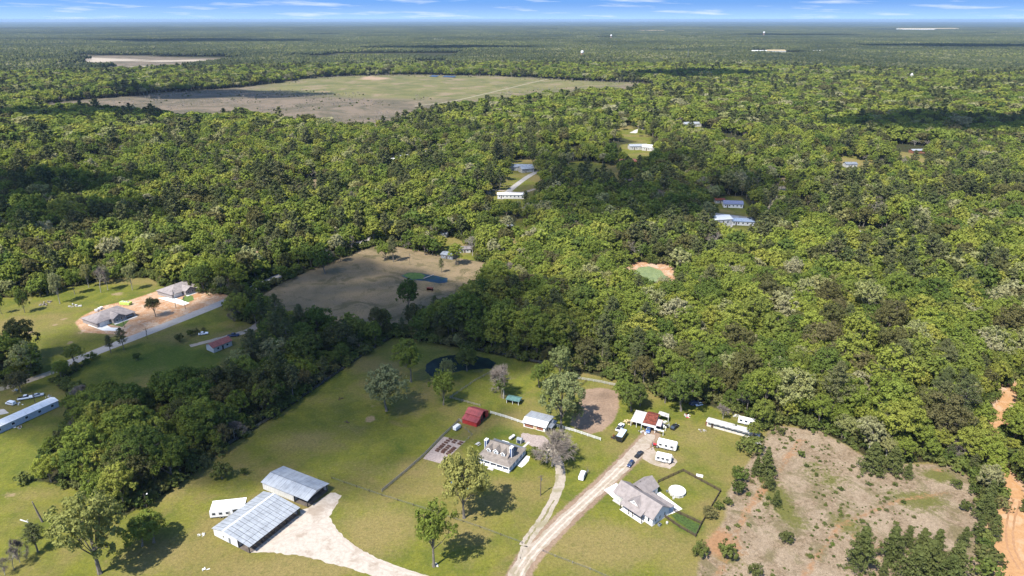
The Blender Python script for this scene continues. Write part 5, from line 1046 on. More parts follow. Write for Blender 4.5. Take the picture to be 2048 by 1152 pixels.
x, y = G(49, 1043); t = thing('fallen_log', 'pale fallen log lying near the dead trunk', 'log', x, y, -.35); B().t((-1.8, 0, .2), (1.8, 0, .22), .2, .15, 8).put('log', OFFW, t); B().t((.6, 0, .3), (1.2, .5, .7), .09, .04, 6).put('branch_stub', OFFW, t)
# ------------------------------------------------------------------ fences
BOXM = {}
def bar(parent, a, b, w, h, mat, name):
    """a rail from a to b sharing one unit mesh per material"""
    k = (mat.name, name)
    if k not in BOXM: BOXM[k] = B().box(0, 1, -.5, .5, -.5, .5).mesh(name, [mat])
    dx, dy, dz = (b[i] - a[i] for i in range(3)); l = math.sqrt(dx * dx + dy * dy + dz * dz); o = link(name, BOXM[k], parent, a)
    o.scale = (l, w, h); o.rotation_euler = (0, -math.asin(dz / l), math.atan2(dy, dx))
def fence(pts, label, mat, h=1.25, rails=(.35, .75, 1.15), sp=2.6, pr=.16, rh=.15, rw=.05, name='board_fence', wire=False, wob=0):
    P_ = gl(pts); x0, y0 = P_[0]; t = thing(name, label, 'fence', x0, y0, 0); Q = []
    for a, b in zip(P_, P_[1:]):
        n = max(1, round(math.hypot(b[0] - a[0], b[1] - a[1]) / sp)); Q += [(a[0] + (b[0] - a[0]) * i / n - x0, a[1] + (b[1] - a[1]) * i / n - y0) for i in range(n)]
    Q.append((P_[-1][0] - x0, P_[-1][1] - y0))
    for qx, qy in Q: bar(t, (qx, qy, 0), (qx, qy, h), pr, pr, mat, 'post')
    for (a, b) in zip(Q, Q[1:]):
        for z in rails: bar(t, (*a, z), (*b, z), rw, rh, GALVD if wire else mat, 'wire' if wire else 'rail')
fence([(981, 827), (1012, 836), (1047, 848)], 'white board fence between the red barn and the workshop', WHITE)
fence([(1104, 851), (1150, 864), (1201, 881)], 'white board fence running from the workshop below the sand arena', WHITE)
fence([(1155, 758), (1198, 765), (1240, 774)], 'greyish white board fence along the back of the sand arena', OFFW)
fence([(764, 984), (812, 944), (846, 914), (886, 873), (908, 853), (918, 842), (924, 846)], 'grey board fence slanting from the front lawn past the garden to the red barn', WOOD, rails=(.3, .6, .9, 1.2), rh=.17)
fence([(1316, 966), (1366, 943), (1441, 984), (1403, 1049), (1391, 1074), (1358, 1055), (1326, 1033)], 'dark wooden rail fence around the white farmhouse back yard', WOODD, rh=.2, rw=.07, pr=.2)
fence([(1347, 1023), (1375, 1036), (1403, 1049)], 'short dark fence between the pool yard and the green patch', WOODD, rh=.2, rw=.07, pr=.2)
fence([(960, 813), (900, 797), (905, 794), (950, 763), (984, 745), (986, 738)], 'grey rail fence crossing the paddock from the red barn to the pond', WOOD, rails=(.5, 1.0), sp=3)
fence([(1125, 795), (1153, 782), (1172, 764)], 'short dark fence at the corner of the sand arena', WOODD, rails=(.5, 1.0), sp=3)
fence([(457, 890), (540, 838), (640, 771), (720, 715), (793, 668)], 'dark wire fence on wooden posts along the shaded wood edge', WOODD, rails=(.3, .6, .9, 1.2), sp=4, rh=.05, rw=.04, name='wire_fence', wire=True)
fence([(793, 668), (880, 684), (1000, 709), (1120, 735), (1155, 742)], 'dark wire fence behind the pond along the woods', WOODD, rails=(.3, .6, .9, 1.2), sp=4, rh=.05, rw=.04, name='wire_fence', wire=True)
fence([(664, 958), (764, 992), (860, 1022), (960, 1056), (1044, 1087)], 'low wire fence along the front edge of the farmhouse lawn', WOODD, .9, rails=(.4, .8), sp=6, rh=.04, rw=.03, name='wire_fence', wire=True)
fence([(1085, 1103), (1110, 1114), (1180, 1140), (1260, 1175)], 'low wire fence crossing the tan lawn below the gravel road', WOOD, .9, rails=(.4, .8), sp=6, rh=.04, rw=.03, name='wire_fence', wire=True)
fence([(930, 858), (944, 871), (930, 885)], 'thin wire fence closing the upper end of the garden', WOOD, 1.0, rails=(.4, .8), sp=3, rh=.04, rw=.03, name='wire_fence', wire=True)
# ------------------------------------------------------------------ yard things
bed = None
ROWS = [[(.17,.86),(.21,.76),(.24,.68),(.30,.58),(.35,.50)],[],[]]
BEDS = [(478,632),(520,580),(585,532),(628,485),(680,435),(752,378),(810,322),(892,272),(650,680),(680,630),(735,590),(795,535),(850,485),(985,372),(1040,318),(812,735),(860,680),(915,635),(960,590),(1010,545),(1165,420),(1225,370)]
def beds():
    global bed
    for i, (qx, qy) in enumerate(BEDS):
        x, y = G(840 + (qx + 45) / 15.36, 860 + (qy + 18) / 15.36)
        row = ['row nearest the board fence', 'middle row', 'row nearest the farmhouse'][0 if i < 8 else (1 if i < 15 else 2)]
        k = i if i < 8 else (i - 8 if i < 15 else i - 15); nth = ['first', 'second', 'third', 'fourth', 'fifth', 'sixth', 'seventh', 'eighth'][k]
        lab = '%s raised bed from the lower end of the %s' % (nth, row)
        if bed is None:
            bed = t = thing('raised_bed', lab, 'raised bed', x, y, math.radians(-27.5), 'raised beds in the gravel garden')
            w, l = .6, .74
            for nm, bx in (('board', (-l, l, -w/2, -w/2 + .1)), ('board', (-l, l, w/2 - .1, w/2)), ('board', (-l, -l + .1, -w/2 + .1, w/2 - .1)), ('board', (l - .1, l, -w/2 + .1, w/2 - .1))): B().box(*bx, 0, .42).put(nm, plain('bed_board', (.10, .045, .033), .85, .3, 2), t)
            B().box(-l + .1, l - .1, -w/2 + .1, w/2 - .1, 0, .33).put('soil', SOIL, t)
        else:
            t = bed.copy(); C.objects.link(t); t.location = (x, y, 0); t['label'] = lab; t.rotation_euler[2] += random.uniform(-.08, .08)
            for ch in list(bed.children): c = ch.copy(); C.objects.link(c); c.parent = t
beds()
def trampoline(px, py, r, col, label):
    x, y = G(px, py); t = thing('trampoline', label, 'trampoline', x, y)
    B().lathe([(r * .86, .8), (r * .86, .82)], 28).put('mat', plain('trampoline_mat', (.02, .03, .05)), t); B().lathe([(r * .86, .83), (r, .83), (r, .86), (r * .86, .88)], 28).put('pad', col, t)
    for i in range(6):
        a_ = i * math.pi / 3; cx, sy = math.cos(a_) * r, math.sin(a_) * r; B().t((cx, sy, 0), (cx, sy, .83), .05).put('leg', GALVD, t); B().t((cx * 1.02, sy * 1.02, .8), (cx * 1.02, sy * 1.02, 2.4), .045).put('net_pole', BLACK, t)
    g = B(); k = 28
    for z in (1.3, 1.9, 2.38):
        for i in range(k): a1, a2 = i * 2 * math.pi / k, (i + 1) * 2 * math.pi / k; g.t((math.cos(a1) * r * 1.02, math.sin(a1) * r * 1.02, z), (math.cos(a2) * r * 1.02, math.sin(a2) * r * 1.02, z), .025, .025, 4)
    g.put('net', BLACK, t)
trampoline(904, 972, 1.9, plain('pad_blue', (.03, .07, .15)), 'dark blue round trampoline with net left of the tall lawn tree'); trampoline(944, 982, 1.6, TEAL, 'teal round trampoline half hidden behind the tall lawn tree')
x, y = G(1024, 878); t = thing('propane_tank', 'white capsule-shaped propane tank on the grass behind the blue farmhouse', 'propane tank', x, y, math.radians(52))
g = B(); g.v.append(np.array([(xx, r_ * math.cos(a_), .95 + r_ * math.sin(a_)) for xx, r_ in ((-1.6, .1), (-1.5, .38), (-1.2, .56), (1.2, .56), (1.5, .38), (1.6, .1)) for a_ in np.arange(16) * math.pi / 8])); g.n = 96
g.f += [[i * 16 + j, i * 16 + (j + 1) % 16, (i + 1) * 16 + (j + 1) % 16, (i + 1) * 16 + j] for i in range(5) for j in range(16)] + [list(range(16)), list(range(80, 96))[::-1]]; g.m += [0] * 82; g.put('tank', WHITE, t)
for xx in (-.9, .9): B().box(xx - .1, xx + .1, -.4, .4, 0, .5).put('foot', CONC, t)
B().lathe([(.2, 1.5), (.2, 1.68), (.05, 1.72)], 12).put('valve_cover', GALVD, t)
x, y = G(1033, 886); t = thing('playhouse', 'tiny pale shed with dark blue front beside the propane tank', 'shed', x, y, math.radians(-27.5))
B().box(0, 1.9, 0, 1.7, 0, 1.7).put('wall', OFFW, t); B().box(.25, 1.65, -.04, -.005, .1, 1.6).put('door', CN, t)
for s in (0, 1): B().slab([(-.15, .85, 2.25), (2.05, .85, 2.25), (2.05, -.2 if s == 0 else 1.9, 1.68), (-.15, -.2 if s == 0 else 1.9, 1.68)], .06).put('roof', GALVD, t)
def picnic(px, py, a_, label):
    x, y = G(px, py); t = thing('picnic_table', label, 'picnic table', x, y, a_)
    for q in range(4): B().box(-.95, .95, -.38 + q * .19, -.21 + q * .19, .72, .76).put('plank', OFFW, t)
    for s in (-1, 1):
        B().box(-.95, .95, s * .75 - .13, s * .75 + .13, .42, .46).put('bench', OFFW, t)
        for u in (-.6, .6): bar(t, (u, s * .7, 0), (u, s * .15, .72), .08, .08, WOOD, 'leg')
picnic(956, 890, .9, 'pale picnic table on the lawn left of the blue farmhouse')
x, y = G(252, 609); t = thing('dumpster', 'lime green dumpster full of pale building waste', 'dumpster', x, y, math.radians(-12))
B().prism([(-3.1, .2), (3.1, .2), (3.3, 1.7), (-3.3, 1.7)], 1, -1.2, 1.2).put('container', GREENB, t)
for q in range(6): B().box(-2.8 + q * 1.1, -2.65 + q * 1.1, -1.27, -1.2, .25, 1.65).put('rib', GREENB, t)
for q in range(7): B().box(-2.8 + q * .8, -2.2 + q * .8, -.9 + (q % 3) * .4, .3 + (q % 3) * .3, 1.5, 1.85 + (q % 2) * .15).put('waste_board', (OFFW, CONC, WOOD)[q % 3], t)
for q, (px, py) in enumerate([(193, 623), (199, 620), (203, 618)]):
    x, y = G(px, py); t = thing('pallet_stack', ['white wrapped pallet nearest the new house roof', 'middle one of three white wrapped pallets', 'farthest of three white wrapped pallets'][q], 'pallet', x, y, .4 + q * .2, 'wrapped pallets behind the new house')
    B().box(-.7, .7, -.6, .6, .15, 1.3).put('load', WHITE, t)
    for s in (-.5, 0, .5): B().box(-.7, .7, s - .06, s + .06, 0, .14).put('skid', WOODT, t)
x, y = G(860, 581); t = thing('field_shelter', 'small rust-brown hut in the dry pasture below the blue pond', 'shelter', x, y, -.3); B().box(-1.6, 1.6, .9, 1.0, 0, 1.7).put('wall', RUST, t); B().box(-1.6, -1.5, -1, .9, 0, 1.6).put('wall', RUST, t); B().box(1.5, 1.6, -1, .9, 0, 1.6).put('wall', RUST, t); B().slab([(-1.8, -1.3, 1.9), (1.8, -1.3, 1.9), (1.8, 1.2, 1.65), (-1.8, 1.2, 1.65)], .07).put('roof', RUST, t)
def clutter(px, py, n, spread_, label, mats_, seed, big=1.0):
    """a heap of boards, drums and sheets"""
    r = random.Random(seed); x, y = G(px, py); t = thing('scrap_heap', label, 'scrap heap', x, y)
    for i in range(n):
        a_, d_ = r.uniform(0, 6.28), r.uniform(.1, 1) * spread_; cx, cy_ = math.cos(a_) * d_, math.sin(a_) * d_ * .8; m_ = r.choice(mats_); k = r.random()
        if k < .5: g = B().box(-r.uniform(.2, .8) * big, r.uniform(.2, .8) * big, -.2 * big, r.uniform(.1, .5) * big, 0, r.uniform(.08, .5) * big); nm = 'crate'
        elif k < .8: g = B().t((-r.uniform(.4, 1.3) * big, 0, .12), (r.uniform(.4, 1.3) * big, 0, .25), .08 * big, .06 * big, 6); nm = 'timber'
        else: g = B().lathe([(.28 * big, 0), (.3 * big, .4), (.28 * big, .8 * big), (.1, .82 * big)], 10); nm = 'drum'
        g.put(nm, m_, t, (cx, cy_, 0), r.uniform(0, 3.1))
MM = [OFFW, WHITE, GALVD, WOOD, RUST, CONC, BLACK]
clutter(1322, 850, 34, 3.6, 'pale scrap strewn at the end of the ramshackle house', [WHITE, OFFW, GALVD, CONC, BLACK], 1, 1.2); clutter(1258, 846, 12, 2.2, 'rusty scrap between the white pickup and the ramshackle house', [RUST, WOODT, WOODD], 2)
clutter(1232, 876, 10, 1.6, 'rusty scrap beside the dark enclosed trailer', [RUST, BLACK, WOODD], 3); clutter(1286, 864, 16, 2.6, 'mixed clutter under the open carport front', MM, 4, .8); clutter(1375, 832, 12, 1.5, 'pale heap with a red object on the back lawn', [WHITE, RED, OFFW], 5)
clutter(1405, 861, 18, 1.5, 'grey brush pile on the lawn before the very long mobile home', [WOOD, OFFW, TWIG], 6, .7); clutter(1474, 832, 10, 2.2, 'grey metal junk at the edge of the woods', [GALVD, BLACK, OFFW], 7); clutter(1342, 926, 9, 1.5, 'dark odds and ends beside the shorter camper', [BLACK, GALVD, WOODD], 8, .7)
clutter(34, 856, 10, 2.2, 'clutter along the front wall of the long mobile home', MM, 9, .7); clutter(36, 808, 14, 2.6, 'clutter behind the roof of the long mobile home', MM, 10, .7); clutter(404, 1070, 9, 1.2, 'white stones on the grass at the corner of the nearer metal barn', [WHITE, OFFW], 11, .6); clutter(410, 1140, 5, 1.0, 'white bits on the grass near the bottom edge', [WHITE], 12, .6)
clutter(1444, 848, 6, .8, 'blue drums at the end of the very long mobile home', [CB, TEAL], 13, .9); clutter(95, 794, 6, 1.2, 'pale debris under the tree line beyond the parked cars', MM, 14, .8); clutter(32, 781, 7, 1.6, 'grey heap beside the dusty lane', [GALVD, OFFW], 15, .9); clutter(1511, 885, 14, 2.2, 'grey tangled scrap at the corner of the clearcut', [GALVD, TWIG, OFFW], 16, .9)
clutter(150, 612, 16, 3.5, 'long low brush heap in the new-house clearing', [TWIG, OFFW, WOOD], 17, 1.2); clutter(90, 608, 14, 4, 'brush heap among thin trees at the clearing', [TWIG, WOOD], 18, 1.3); clutter(683, 798, 8, 1.6, 'dark twigs lying on the paddock grass', [WOODD], 19, .6); clutter(694, 845, 8, 1.2, 'small dark brush heap on the paddock grass', [WOODD], 20, .6); clutter(870, 1131, 8, 1.0, 'pale stones ringed round the foot of the front tree', [OFFW, CONC], 21, .6)
# ------------------------------------------------------------------ houses in the middle distance
HH_ = [
 (1018,341,-8,26,11,4.0,2.2,GALV,OFFW,True,'long white metal-roofed house in the middle of the woods',6), (1044,346,25,14,10,4.0,2.6,GALV,OFFW,True,'white metal-roofed gable house right of the long one',3), (995,397,-4,24,7,3.8,1.0,WHITE,SHEETW,True,'long white mobile home above the bend of the pale road',7),
 (760,326,15,20,7,3.4,.8,WHITE,OFFW,True,'long white roof beside the forest lane at the far left group',4), (845,309,8,14,8,3.4,1.2,SHING,OFFW,True,'pale grey house at the end of the forest lane',3), (800,318,20,12,7,3.2,1.0,OFFW,OFFW,True,'small white building between the lane and the grey house',2),
 (1008,464,40,9,7,3.6,1.6,GALV,RUSTB,True,'white-roofed rust-walled cabin among trees',2), (1006,507,-5,11,6,3.0,.9,GALV,OFFW,True,'pale grey-roofed cabin at a small grassy gap',3), (882,516,-25,9,7,2.8,1.0,GALVD,GALVD,True,'grey metal shed above the brown pasture',2), (918,506,5,8,6,2.8,1.2,SHIND,OFFW,True,'dark-roofed cabin beside the grey shed',2), (872,475,-10,8,6,2.8,1.0,GALV,OFFW,True,'small pale cabin half hidden in leaves',2),
 (1428,452,10,15,13,5.0,1.6,WHITE,SHEETW,True,'large white metal building by the pale woodland road',2), (1463,450,-10,17,8,3.4,1.6,plain('blue_grey_roof',(.30,.36,.46),.6,.15),WHITE,False,'white ranch house with blue-grey hip roof beside the metal building',5), (1447,415,-8,16,9,3.4,2.0,plain('slate_blue_roof',(.16,.18,.27),.7,.15),WHITE,True,'white house with dark slate roof across the pale road',5), (1431,407,0,8,6,3.0,1.2,RUST,OFFW,True,'small rusty outbuilding next to the dark slate roof',2),
 (1655,466,-30,15,11,3.4,2.6,SHING,BLUEG,True,'pale blue house with grey roof in the woods at the right',3), (1260,300,5,22,12,4.5,1.8,GALV,OFFW,True,'pale barn-like building in the far village gap',4), (1284,301,-20,16,12,4.5,2.2,WHITE,OFFW,True,'bright white roof in the far village gap',3), (1240,328,0,18,9,3.5,1.4,plain('brick_roof',(.30,.12,.08)),OFFW,True,'brownish-red roof at the shady far field',3), (1262,333,10,14,9,3.5,1.4,plain('red_tin',(.42,.07,.06)),OFFW,True,'small red roof beside the shady far field',2), (1370,254,10,26,12,4.5,2.0,GALV,OFFW,True,'white house standing alone in far trees',3),
 (975,340,0,12,9,3.5,1.5,GALV,OFFW,True,'cabin roof left of the long white house',2), (1692,307,0,26,11,3.5,1.8,GALVD,OFFW,True,'grey roof in the far gap at the right',3), (1692,335,0,12,9,3.5,1.8,GALVD,OFFW,True,'small grey roof among far olive trees',2), (1825,307,5,16,8,3.5,1.2,GALV,RUSTB,True,'low far building beside a rust-coloured clearing',3), (252,316,0,24,12,4,1.5,OFFW,OFFW,True,'far pale house roof in the left woods',3), (210,318,0,16,10,4,1.5,OFFW,OFFW,True,'smaller pale roof left of the far house',2), (1944,414,0,10,8,3.2,1.2,GALV,BLUEG,True,'small pale blue cabin near the right edge',2), (1755,410,0,8,7,3.2,2.2,WHITE,OFFW,True,'white gable peeping from the right woods',1), (1245,368,0,12,9,3.6,2.2,SHIND,WOODD,True,'dark cabin in the shady woods centre',2), (2018,548,0,8,6,3,1.4,plain('blue_tin',(.2,.3,.45)),OFFW,True,'pale blue roof corner at the right edge',2),
 (745,142,0,110,30,7,3,OFFW,OFFW,True,'long pale building beyond the big far clearing',3), (1270,206,0,40,20,6,3,OFFW,OFFW,True,'pale far building at the end of the far clearing',3), (1310,204,0,30,20,6,3,GALV,OFFW,True,'second pale far building at the end of the far clearing',2),
 (32,157,0,60,30,6,3,GALV,OFFW,True,'pale far warehouse roof at the left edge',2), (740,72,0,130,60,9,3,WOODT,OFFW,True,'far pale sheds near the horizon left of centre',2), (845,82,0,150,50,9,3,OFFW,OFFW,True,'far long white shed below the horizon',2), (868,82,0,60,50,12,3,OFFW,OFFW,True,'small taller shed beside the far long white one',2), (1272,63,0,420,80,12,4,WOODT,OFFW,True,'far long buff building on the horizon right of centre',2), (1375,68,0,120,60,12,5,OFFW,OFFW,True,'far pale sheds in a row',2), (1505,107,0,70,40,10,4,WHITE,OFFW,True,'far white works building',2), (1535,105,0,90,40,9,3,WOODT,OFFW,True,'low buff building joined to the far white works',2), (1800,60,0,900,120,20,5,WOODT,WHITE,True,'huge pale warehouse on the right horizon',2), (1985,70,0,400,80,12,4,WOODT,OFFW,True,'far buff roofs at the right edge of the horizon',2), (1627,106,0,50,30,8,4,WHITE,OFFW,True,'tiny far white roof right of the works',1), (1475,82,0,200,60,10,4,WOODT,OFFW,True,'low far building left of the second water tower',1), (1350,92,0,160,40,8,3,WOODT,OFFW,True,'low far buff building among bluish trees',1),
]
for (px, py, an, w, d, h, ri, rf, wl, gb, lb, wn) in HH_:
    hip_house('house' if w < 30 else 'warehouse', lb, px, py, an, w, d, h, ri, rf, wl, gb, wn, 'house' if w < 30 else 'warehouse', None, 1, .5 if w < 30 else 1)
# water towers and mast
def water_tower(px, py, top, label, legs=6):
    x, y = G(px, py); h = height_for(px, py, top); t = thing('water_tower', label, 'water tower', x, y); r = h * .17
    B().lathe([(r * .25, h * .66), (r * .9, h * .72), (r, h * .78), (r, h * .9), (r * .7, h * .97), (r * .1, h)], 20).put('tank', WHITE, t)
    for i in range(legs): a_ = i * 2 * math.pi / legs; B().t((math.cos(a_) * r * 1.1, math.sin(a_) * r * 1.1, 0), (math.cos(a_) * r * .8, math.sin(a_) * r * .8, h * .74), r * .09, k=6).put('leg', plain('rusty_leg', (.45, .25, .15)), t)
    B().t((0, 0, 0), (0, 0, h * .7), r * .16, k=10).put('riser', OFFW, t)
water_tower(1164, 119, 101, 'white water tower on rusty legs above the far woods'); water_tower(1527, 74, 63, 'smaller pale water tower near the horizon'); water_tower(1222, 80, 69, 'slim white water tower in the bluish distance')
x, y = G(1820, 168); h = height_for(1820, 168, 146); t = thing('stone_tower', 'pale tower rising out of the far right woods', 'tower', x, y); B().lathe([(4, 0), (3.4, h * .8), (3.4, h * .86), (1, h)], 10).put('shaft', OFFW, t); B().lathe([(4.2, h * .78), (4.2, h * .82)], 10).put('gallery', OFFW, t)
x, y = G(1375, 122); h = height_for(1375, 122, 98); t = thing('radio_mast', 'thin lattice mast beyond the village gap', 'mast', x, y)
for i in range(3): a_ = i * 2.09; B().t((math.cos(a_) * 2, math.sin(a_) * 2, 0), (0, 0, h), .5, .3, 5).put('mast_leg', GALVD, t)
for q in range(8): B().box(-1.6 + q * .18, 1.6 - q * .18, -.3, .3, h * q / 9 + 2, h * q / 9 + 3).put('brace', GALVD, t)
# ------------------------------------------------------------------ trees one by one on the lawns
def tree_at(sp, px, py, top, label, i=0, wide=1.0, tilt=0.0, group=None):
    x, y = G(px, py); plant(sp, x, y, height_for(px, py, top), label, group, i, wide, tilt)
tree_at('spring', 200, 1147, 990, 'large spreading pale oak on the lawn at the lower left', 0, .92)
tree_at('spring', 928, 1036, 905, 'tall tree on the farmhouse front lawn beside the trampolines', 1, .76); tree_at('green', 868, 1133, 1004, 'tall tree with pale trunk ringed by stones below the front fence', 2, .74)
tree_at('sage', 773, 822, 733, 'wind-bent pale tree alone in the paddock', 1, 1.05); tree_at('green', 822, 764, 678, 'leafy tree left of the dark pond', 0, .9); tree_at('green', 887, 810, 742, 'slender dark-leaved tree in the middle of the paddock', 1, .8); tree_at('sage', 893, 762, 717, 'small pale tree at the near shore of the dark pond', 2, .9)
tree_at('deep', 934, 742, 697, 'round tree standing over the dark pond', 1, 1.1); tree_at('deep', 1078, 774, 728, 'dark tree right of the leafless trunk behind the shelter', 0, 1.0); tree_at('green', 1092, 768, 720, 'leafy tree behind the pale crowned one at the back fence', 3, .9)
tree_at('bare', 1007, 797, 708, 'tall leafless grey tree behind the green-roofed shelter', 0, .9); tree_at('deep', 1003, 795, 752, 'ivy-dark growth around the leafless trunk', 2, .8)
tree_at('sage', 1119, 762, 692, 'pale budding tree against the woods behind the workshop', 0, .85); tree_at('sage', 1122, 862, 752, 'big olive oak between the workshop and the sand arena', 0, 1.0); tree_at('sage', 1150, 858, 800, 'smaller pale oak leaning to the sand arena', 2, .8)
tree_at('bare', 1093, 925, 846, 'wide leafless brown tree between the farmhouse and the driveway', 1, 1.15); tree_at('bare', 1104, 932, 868, 'lower leafless brown tree leaning over the driveway', 2, 1.35); tree_at('shrub', 1066, 916, 899, 'green bush under the leafless tree by the farmhouse', 0, .8)
for k, (px, py, tp) in enumerate([(1262, 822, 770), (1248, 800, 762), (1280, 812, 775), (1266, 796, 768)]): tree_at('green' if k % 2 else 'deep', px, py, tp, ['low dense tree at the lower end of the arena hedge', 'low dense tree at the arena end of the hedge', 'low dense tree nearest the ramshackle house', 'low dense tree at the top of the arena hedge'][k], k, 1.25, 0, 'hedge trees between the arena and the cluttered yard')
tree_at('deep', 1362, 822, 745, 'big round dark tree with vehicles under its edge', 0, 1.15); tree_at('green', 1330, 806, 760, 'round tree left of the vehicles at the wood edge', 2, 1.1); tree_at('bare', 1446, 838, 804, 'small leafless tree behind the very long mobile home', 2, .9)
tree_at('green', 1505, 880, 845, 'leafy tree growing over the rounded silver trailer', 3, 1.1); tree_at('shrub', 1498, 905, 880, 'bush at the corner of the back lawn', 1, 1.3)
for k, (px, py, tp, w) in enumerate([(1530,952,900,1.1),(1512,948,912,.9),(1537,978,940,.9),(1551,1012,980,.9),(1740,944,885,1.2),(1782,945,893,1.2),(1814,956,925,1),(1717,1135,1052,1.0),(1778,1120,1052,1.05),(1812,1095,1052,.9),(1838,1110,1056,.9),(1868,1115,1058,1.0),(1850,1152,1080,1.1),(1820,1165,1090,1.1),(1905,1152,1082,1.1),(1925,1090,1053,.9),(1890,1180,1110,1.2),(1765,1150,1120,.9),(1955,1072,1030,.9),(1965,1040,985,1),(1975,1010,960,1),(1985,1075,1030,1),(1470,862,845,.6)]):
    lbs = ['tallest of the young pines at the left edge of the clearcut','young pine leaning on the tallest at the left edge of the clearcut','middle young pine on the left edge of the clearcut','lowest young pine on the left edge of the clearcut','left young pine of the pair at the top of the clearcut','right young pine of the pair at the top of the clearcut','small lone young pine at the top of the clearcut','tall young pine standing first in the bottom group','second young pine of the bottom group','small young pine at the back of the bottom group','pointed young pine at the back of the bottom group','broad young pine at the back of the bottom group','broad young pine in the middle of the bottom group','young pine at the near edge of the bottom group','young pine at the near right of the bottom group','isolated young pine right of the bottom group','nearest young pine at the bottom edge','low young pine at the foot of the second one','young pine at the right border of the clearcut','upper young pine beside the orange track','topmost young pine beside the orange track','young pine leaning over the orange track','small young pine near the back lawn']
    x, y = G(px, py); h = height_for(px, py, tp)
    if k == 0: YP = []
    if not YP:
        for q in range(4): cr_, wd_ = pine(200 + q, 10, 3.0, .04, 3600, .5, True); YP.append((cr_.mesh('crown', [LEAF['youngpine']]), wd_.mesh('trunk', [BARK]), 10, 3.0))
        NEAR['youngpine'] = YP
    forms = YP[k % 4]; e = thing('young_pine', lbs[k], 'pine tree', x, y, k * 1.3, 'young pines in the clearcut'); s = h / 10; e.scale = (s * w, s * w, s); link('trunk', forms[1], e); link('crown', forms[0], e)
tree_at('pine', 222, 706, 670, 'left conifer of the dark pair beside the paved road', 0, 1.2); tree_at('pine', 248, 700, 655, 'right conifer of the dark pair beside the paved road', 1, 1.2); tree_at('autumn' if 'autumn' in NEAR else 'olive', 312, 634, 594, 'single round olive tree on bare orange dirt between the new houses', 2, .95)
tree_at('pine', 76, 1104, 1046, 'small pine on the lower left grass', 2, 1.3); tree_at('bare', 40, 1125, 1062, 'thin leafless tree near the small pine', 0, .5); tree_at('bare', 28, 1140, 1085, 'thinner leafless tree at the bottom left corner', 1, .5); tree_at('bare', 10, 1150, 1110, 'leafless sapling in the bottom left corner', 2, .7)
tree_at('green', 308, 1085, 1030, 'large low round tree beside the pale oak shadow', 0, 1.5); tree_at('green', 285, 1092, 1045, 'low bushy tree joined to the large round one', 1, 1.4)
tree_at('shrub', 444, 957, 934, 'small dark bush on the grass above the shelter', 0, .9); tree_at('shrub', 490, 948, 938, 'tiny bush on the grass near the farther metal barn', 1, .9); tree_at('olive', 50, 720, 640, 'large tree at the left edge below the new-house clearing', 0); tree_at('green', 15, 745, 670, 'tree at the left edge of the picture by the dusty lane', 1); tree_at('olive', 42, 784, 745, 'bushy tree beside the dusty lane', 1, 1.1); tree_at('pine', 5, 720, 660, 'dark pine at the left edge of the clearing', 0, 1.2)
for k, (px, py, tp, sp_) in enumerate([(120,607,545,'pale'),(202,585,520,'bare'),(216,580,530,'pale'),(265,580,530,'pale'),(50,626,580,'deep'),(150,588,540,'green'),(178,575,528,'pale'),(96,590,545,'green'),(3,628,590,'green'),(345,560,520,'green')]):
    tree_at(sp_, px, py, tp, ['tall thin-trunked tree standing alone nearest the brush heap', 'tallest pale straight trunk in the clearing', 'thin tree just right of the tallest pale trunk', 'thin tree nearest the green dumpster', 'short dark tree with a long shadow in the clearing', 'leaning thin tree by the edge of the clearing', 'thin pale tree left of the tallest trunk', 'thin green tree behind the brush heap', 'thin tree at the left border of the clearing', 'thin tree behind the farther new house'][k], k, .55, 0, 'thin trees left standing in the new-house clearing')
tree_at('deep', 650, 547, 502, 'large dark tree at the roadside corner of the brown pasture', 0, 1.2); tree_at('deep', 818, 622, 560, 'tall dark tree rising above the brown pasture edge', 1, .8); tree_at('pine', 787, 524, 470, 'tall pine at the top of the brown pasture', 0); tree_at('pine', 883, 545, 516, 'little pine beside the blue pond', 1, 1.1); tree_at('bright', 912, 530, 487, 'bright round tree in front of the grey metal shed', 0, 1.1); tree_at('green', 770, 520, 484, 'broad tree behind the brown pasture', 1, 1.1); tree_at('green', 850, 510, 468, 'leafy tree above the algae pond', 2, 1.1); tree_at('bright', 480, 640, 588, 'dark round tree at the end of the shaded pasture', 1, 1.2)
for k, (px, py, tp) in enumerate([(361,684,670),(382,672,661),(393,668,658),(408,662,655),(274,720,708)]): tree_at('shrub', px, py, tp, ['largest dark bush on the shaded pasture', 'middle bush in the row on the shaded pasture', 'bush beside the white car on the shaded pasture', 'farthest bush of the row on the shaded pasture', 'lone dark bush low on the shaded pasture'][k], k, .75, 0, 'bushes on the shaded pasture')
for k, (px, py, tp, l_) in enumerate([(1602,913,900,'round green bush near the top of the clearcut'),(1705,935,928,'small green bush under the upper pines'),(1925,930,905,'spiky grey-green bush by the orange track'),(1910,975,955,'grey bare bush at the right side of the clearcut'),(1930,1020,1000,'yellow-green bush by the orange track'),(1420,1035,1010,'bush on the fence line beside the pool yard'),(1437,1018,1002,'grey bush just outside the fence corner'),(1480,960,930,'brown bush at the left rim of the clearcut'),(1455,1010,995,'low bush at the lawn edge above the clearcut'),(1400,1110,1080,'green bush at the orange scrape'),(1455,1115,1085,'green bush right of the orange scrape'),(1570,1085,1060,'green thicket in the lower clearcut'),(1862,860,838,'bright bush below the woods edge'),(1560,868,852,'bush at the top rim of the clearcut'),(1475,985,960,'brownish bush beside the young pines'),(1510,1150,1125,'dark bush at the bottom of the clearcut')]): tree_at('shrub', px, py, tp + (py - tp) * .25, l_, k, .85)
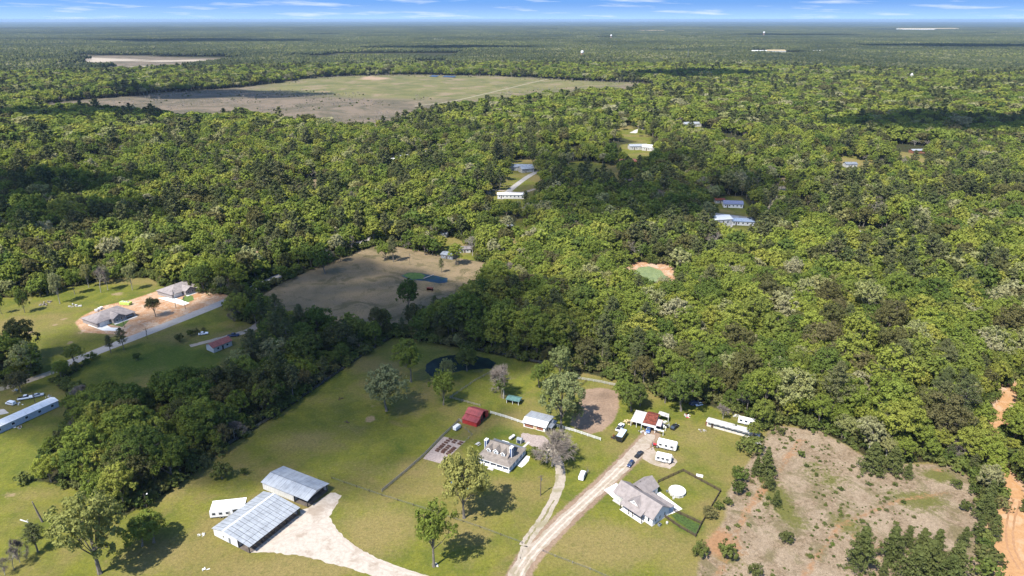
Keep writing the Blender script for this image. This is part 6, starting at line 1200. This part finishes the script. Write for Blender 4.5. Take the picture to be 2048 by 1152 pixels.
# regrowth and stubble in the clearcut, hedge weeds
def tufts():
    x, y = cells(150, 330, 1.5, 50); zc_ = sdf(ZP['cut'][0], x, y); n_ = vnoise(x, y, 9, 50); k = (zc_ > .5) & (n_ > .42) & (rng.random(x.shape) < .5 * n_); x, y = x[k], y[k]
    far_ = np.zeros(0)
    x2, y2 = cells(1000, 2150, 10, 44); z2_ = sdf(OPEN[5], x2, y2); n2_ = vnoise(x2, y2, 90, 51); k = (z2_ > 10) & (n2_ > .52) & (rng.random(x2.shape) < .5) & (sdf(ZP['farn'][0], x2, y2) < 60); x2, y2 = x2[k], y2[k]
    ids = np.array(PID[(1, 'shrub')]); ids2 = np.array(PID[(2, 'shrub')] + PID[(2, 'bare')] * 2)
    s = .08 + .22 * rng.random(x.shape) ** 2.5; scatter('regrowth', 'low weeds and sprouts dotting the clearcut', np.stack([x, y, 0 * x], 1), ids[rng.integers(0, len(ids), x.shape)], np.stack([0 * x, 0 * x, rng.uniform(0, 6.28, x.shape)], 1), np.stack([s * 1.3, s * 1.3, s], 1), proto_coll)
    s = .25 + .6 * rng.random(x2.shape) ** 2; scatter('brush', 'dead brush and saplings left on the big far clearing', np.stack([x2, y2, 0 * x2], 1), ids2[rng.integers(0, len(ids2), x2.shape)], np.stack([0 * x2, 0 * x2, rng.uniform(0, 6.28, x2.shape)], 1), np.stack([s, s, s * .8], 1), proto_coll)
tufts()

for q, (px0, px1, py_, lb_) in enumerate([(858, 872, 153.5, 'shorter of two low dark rows at the back of the big far clearing'), (884, 908, 154.5, 'longer of two low dark rows at the back of the big far clearing')]):
    x0, y0 = G(px0, py_); x1, y1 = G(px1, py_ + 1); t = thing('panel_row', lb_, 'panel row', x0, y0, math.atan2(y1 - y0, x1 - x0)); l_ = math.hypot(x1 - x0, y1 - y0)
    B().slab([(0, 0, 1), (l_, 0, 1), (l_, 14, 4), (0, 14, 4)], .3).put('panel', GLASS, t); posts(t, [(l_ * f, 7) for f in (.1, .5, .9)], 0, 2.2, .3, GALVD)
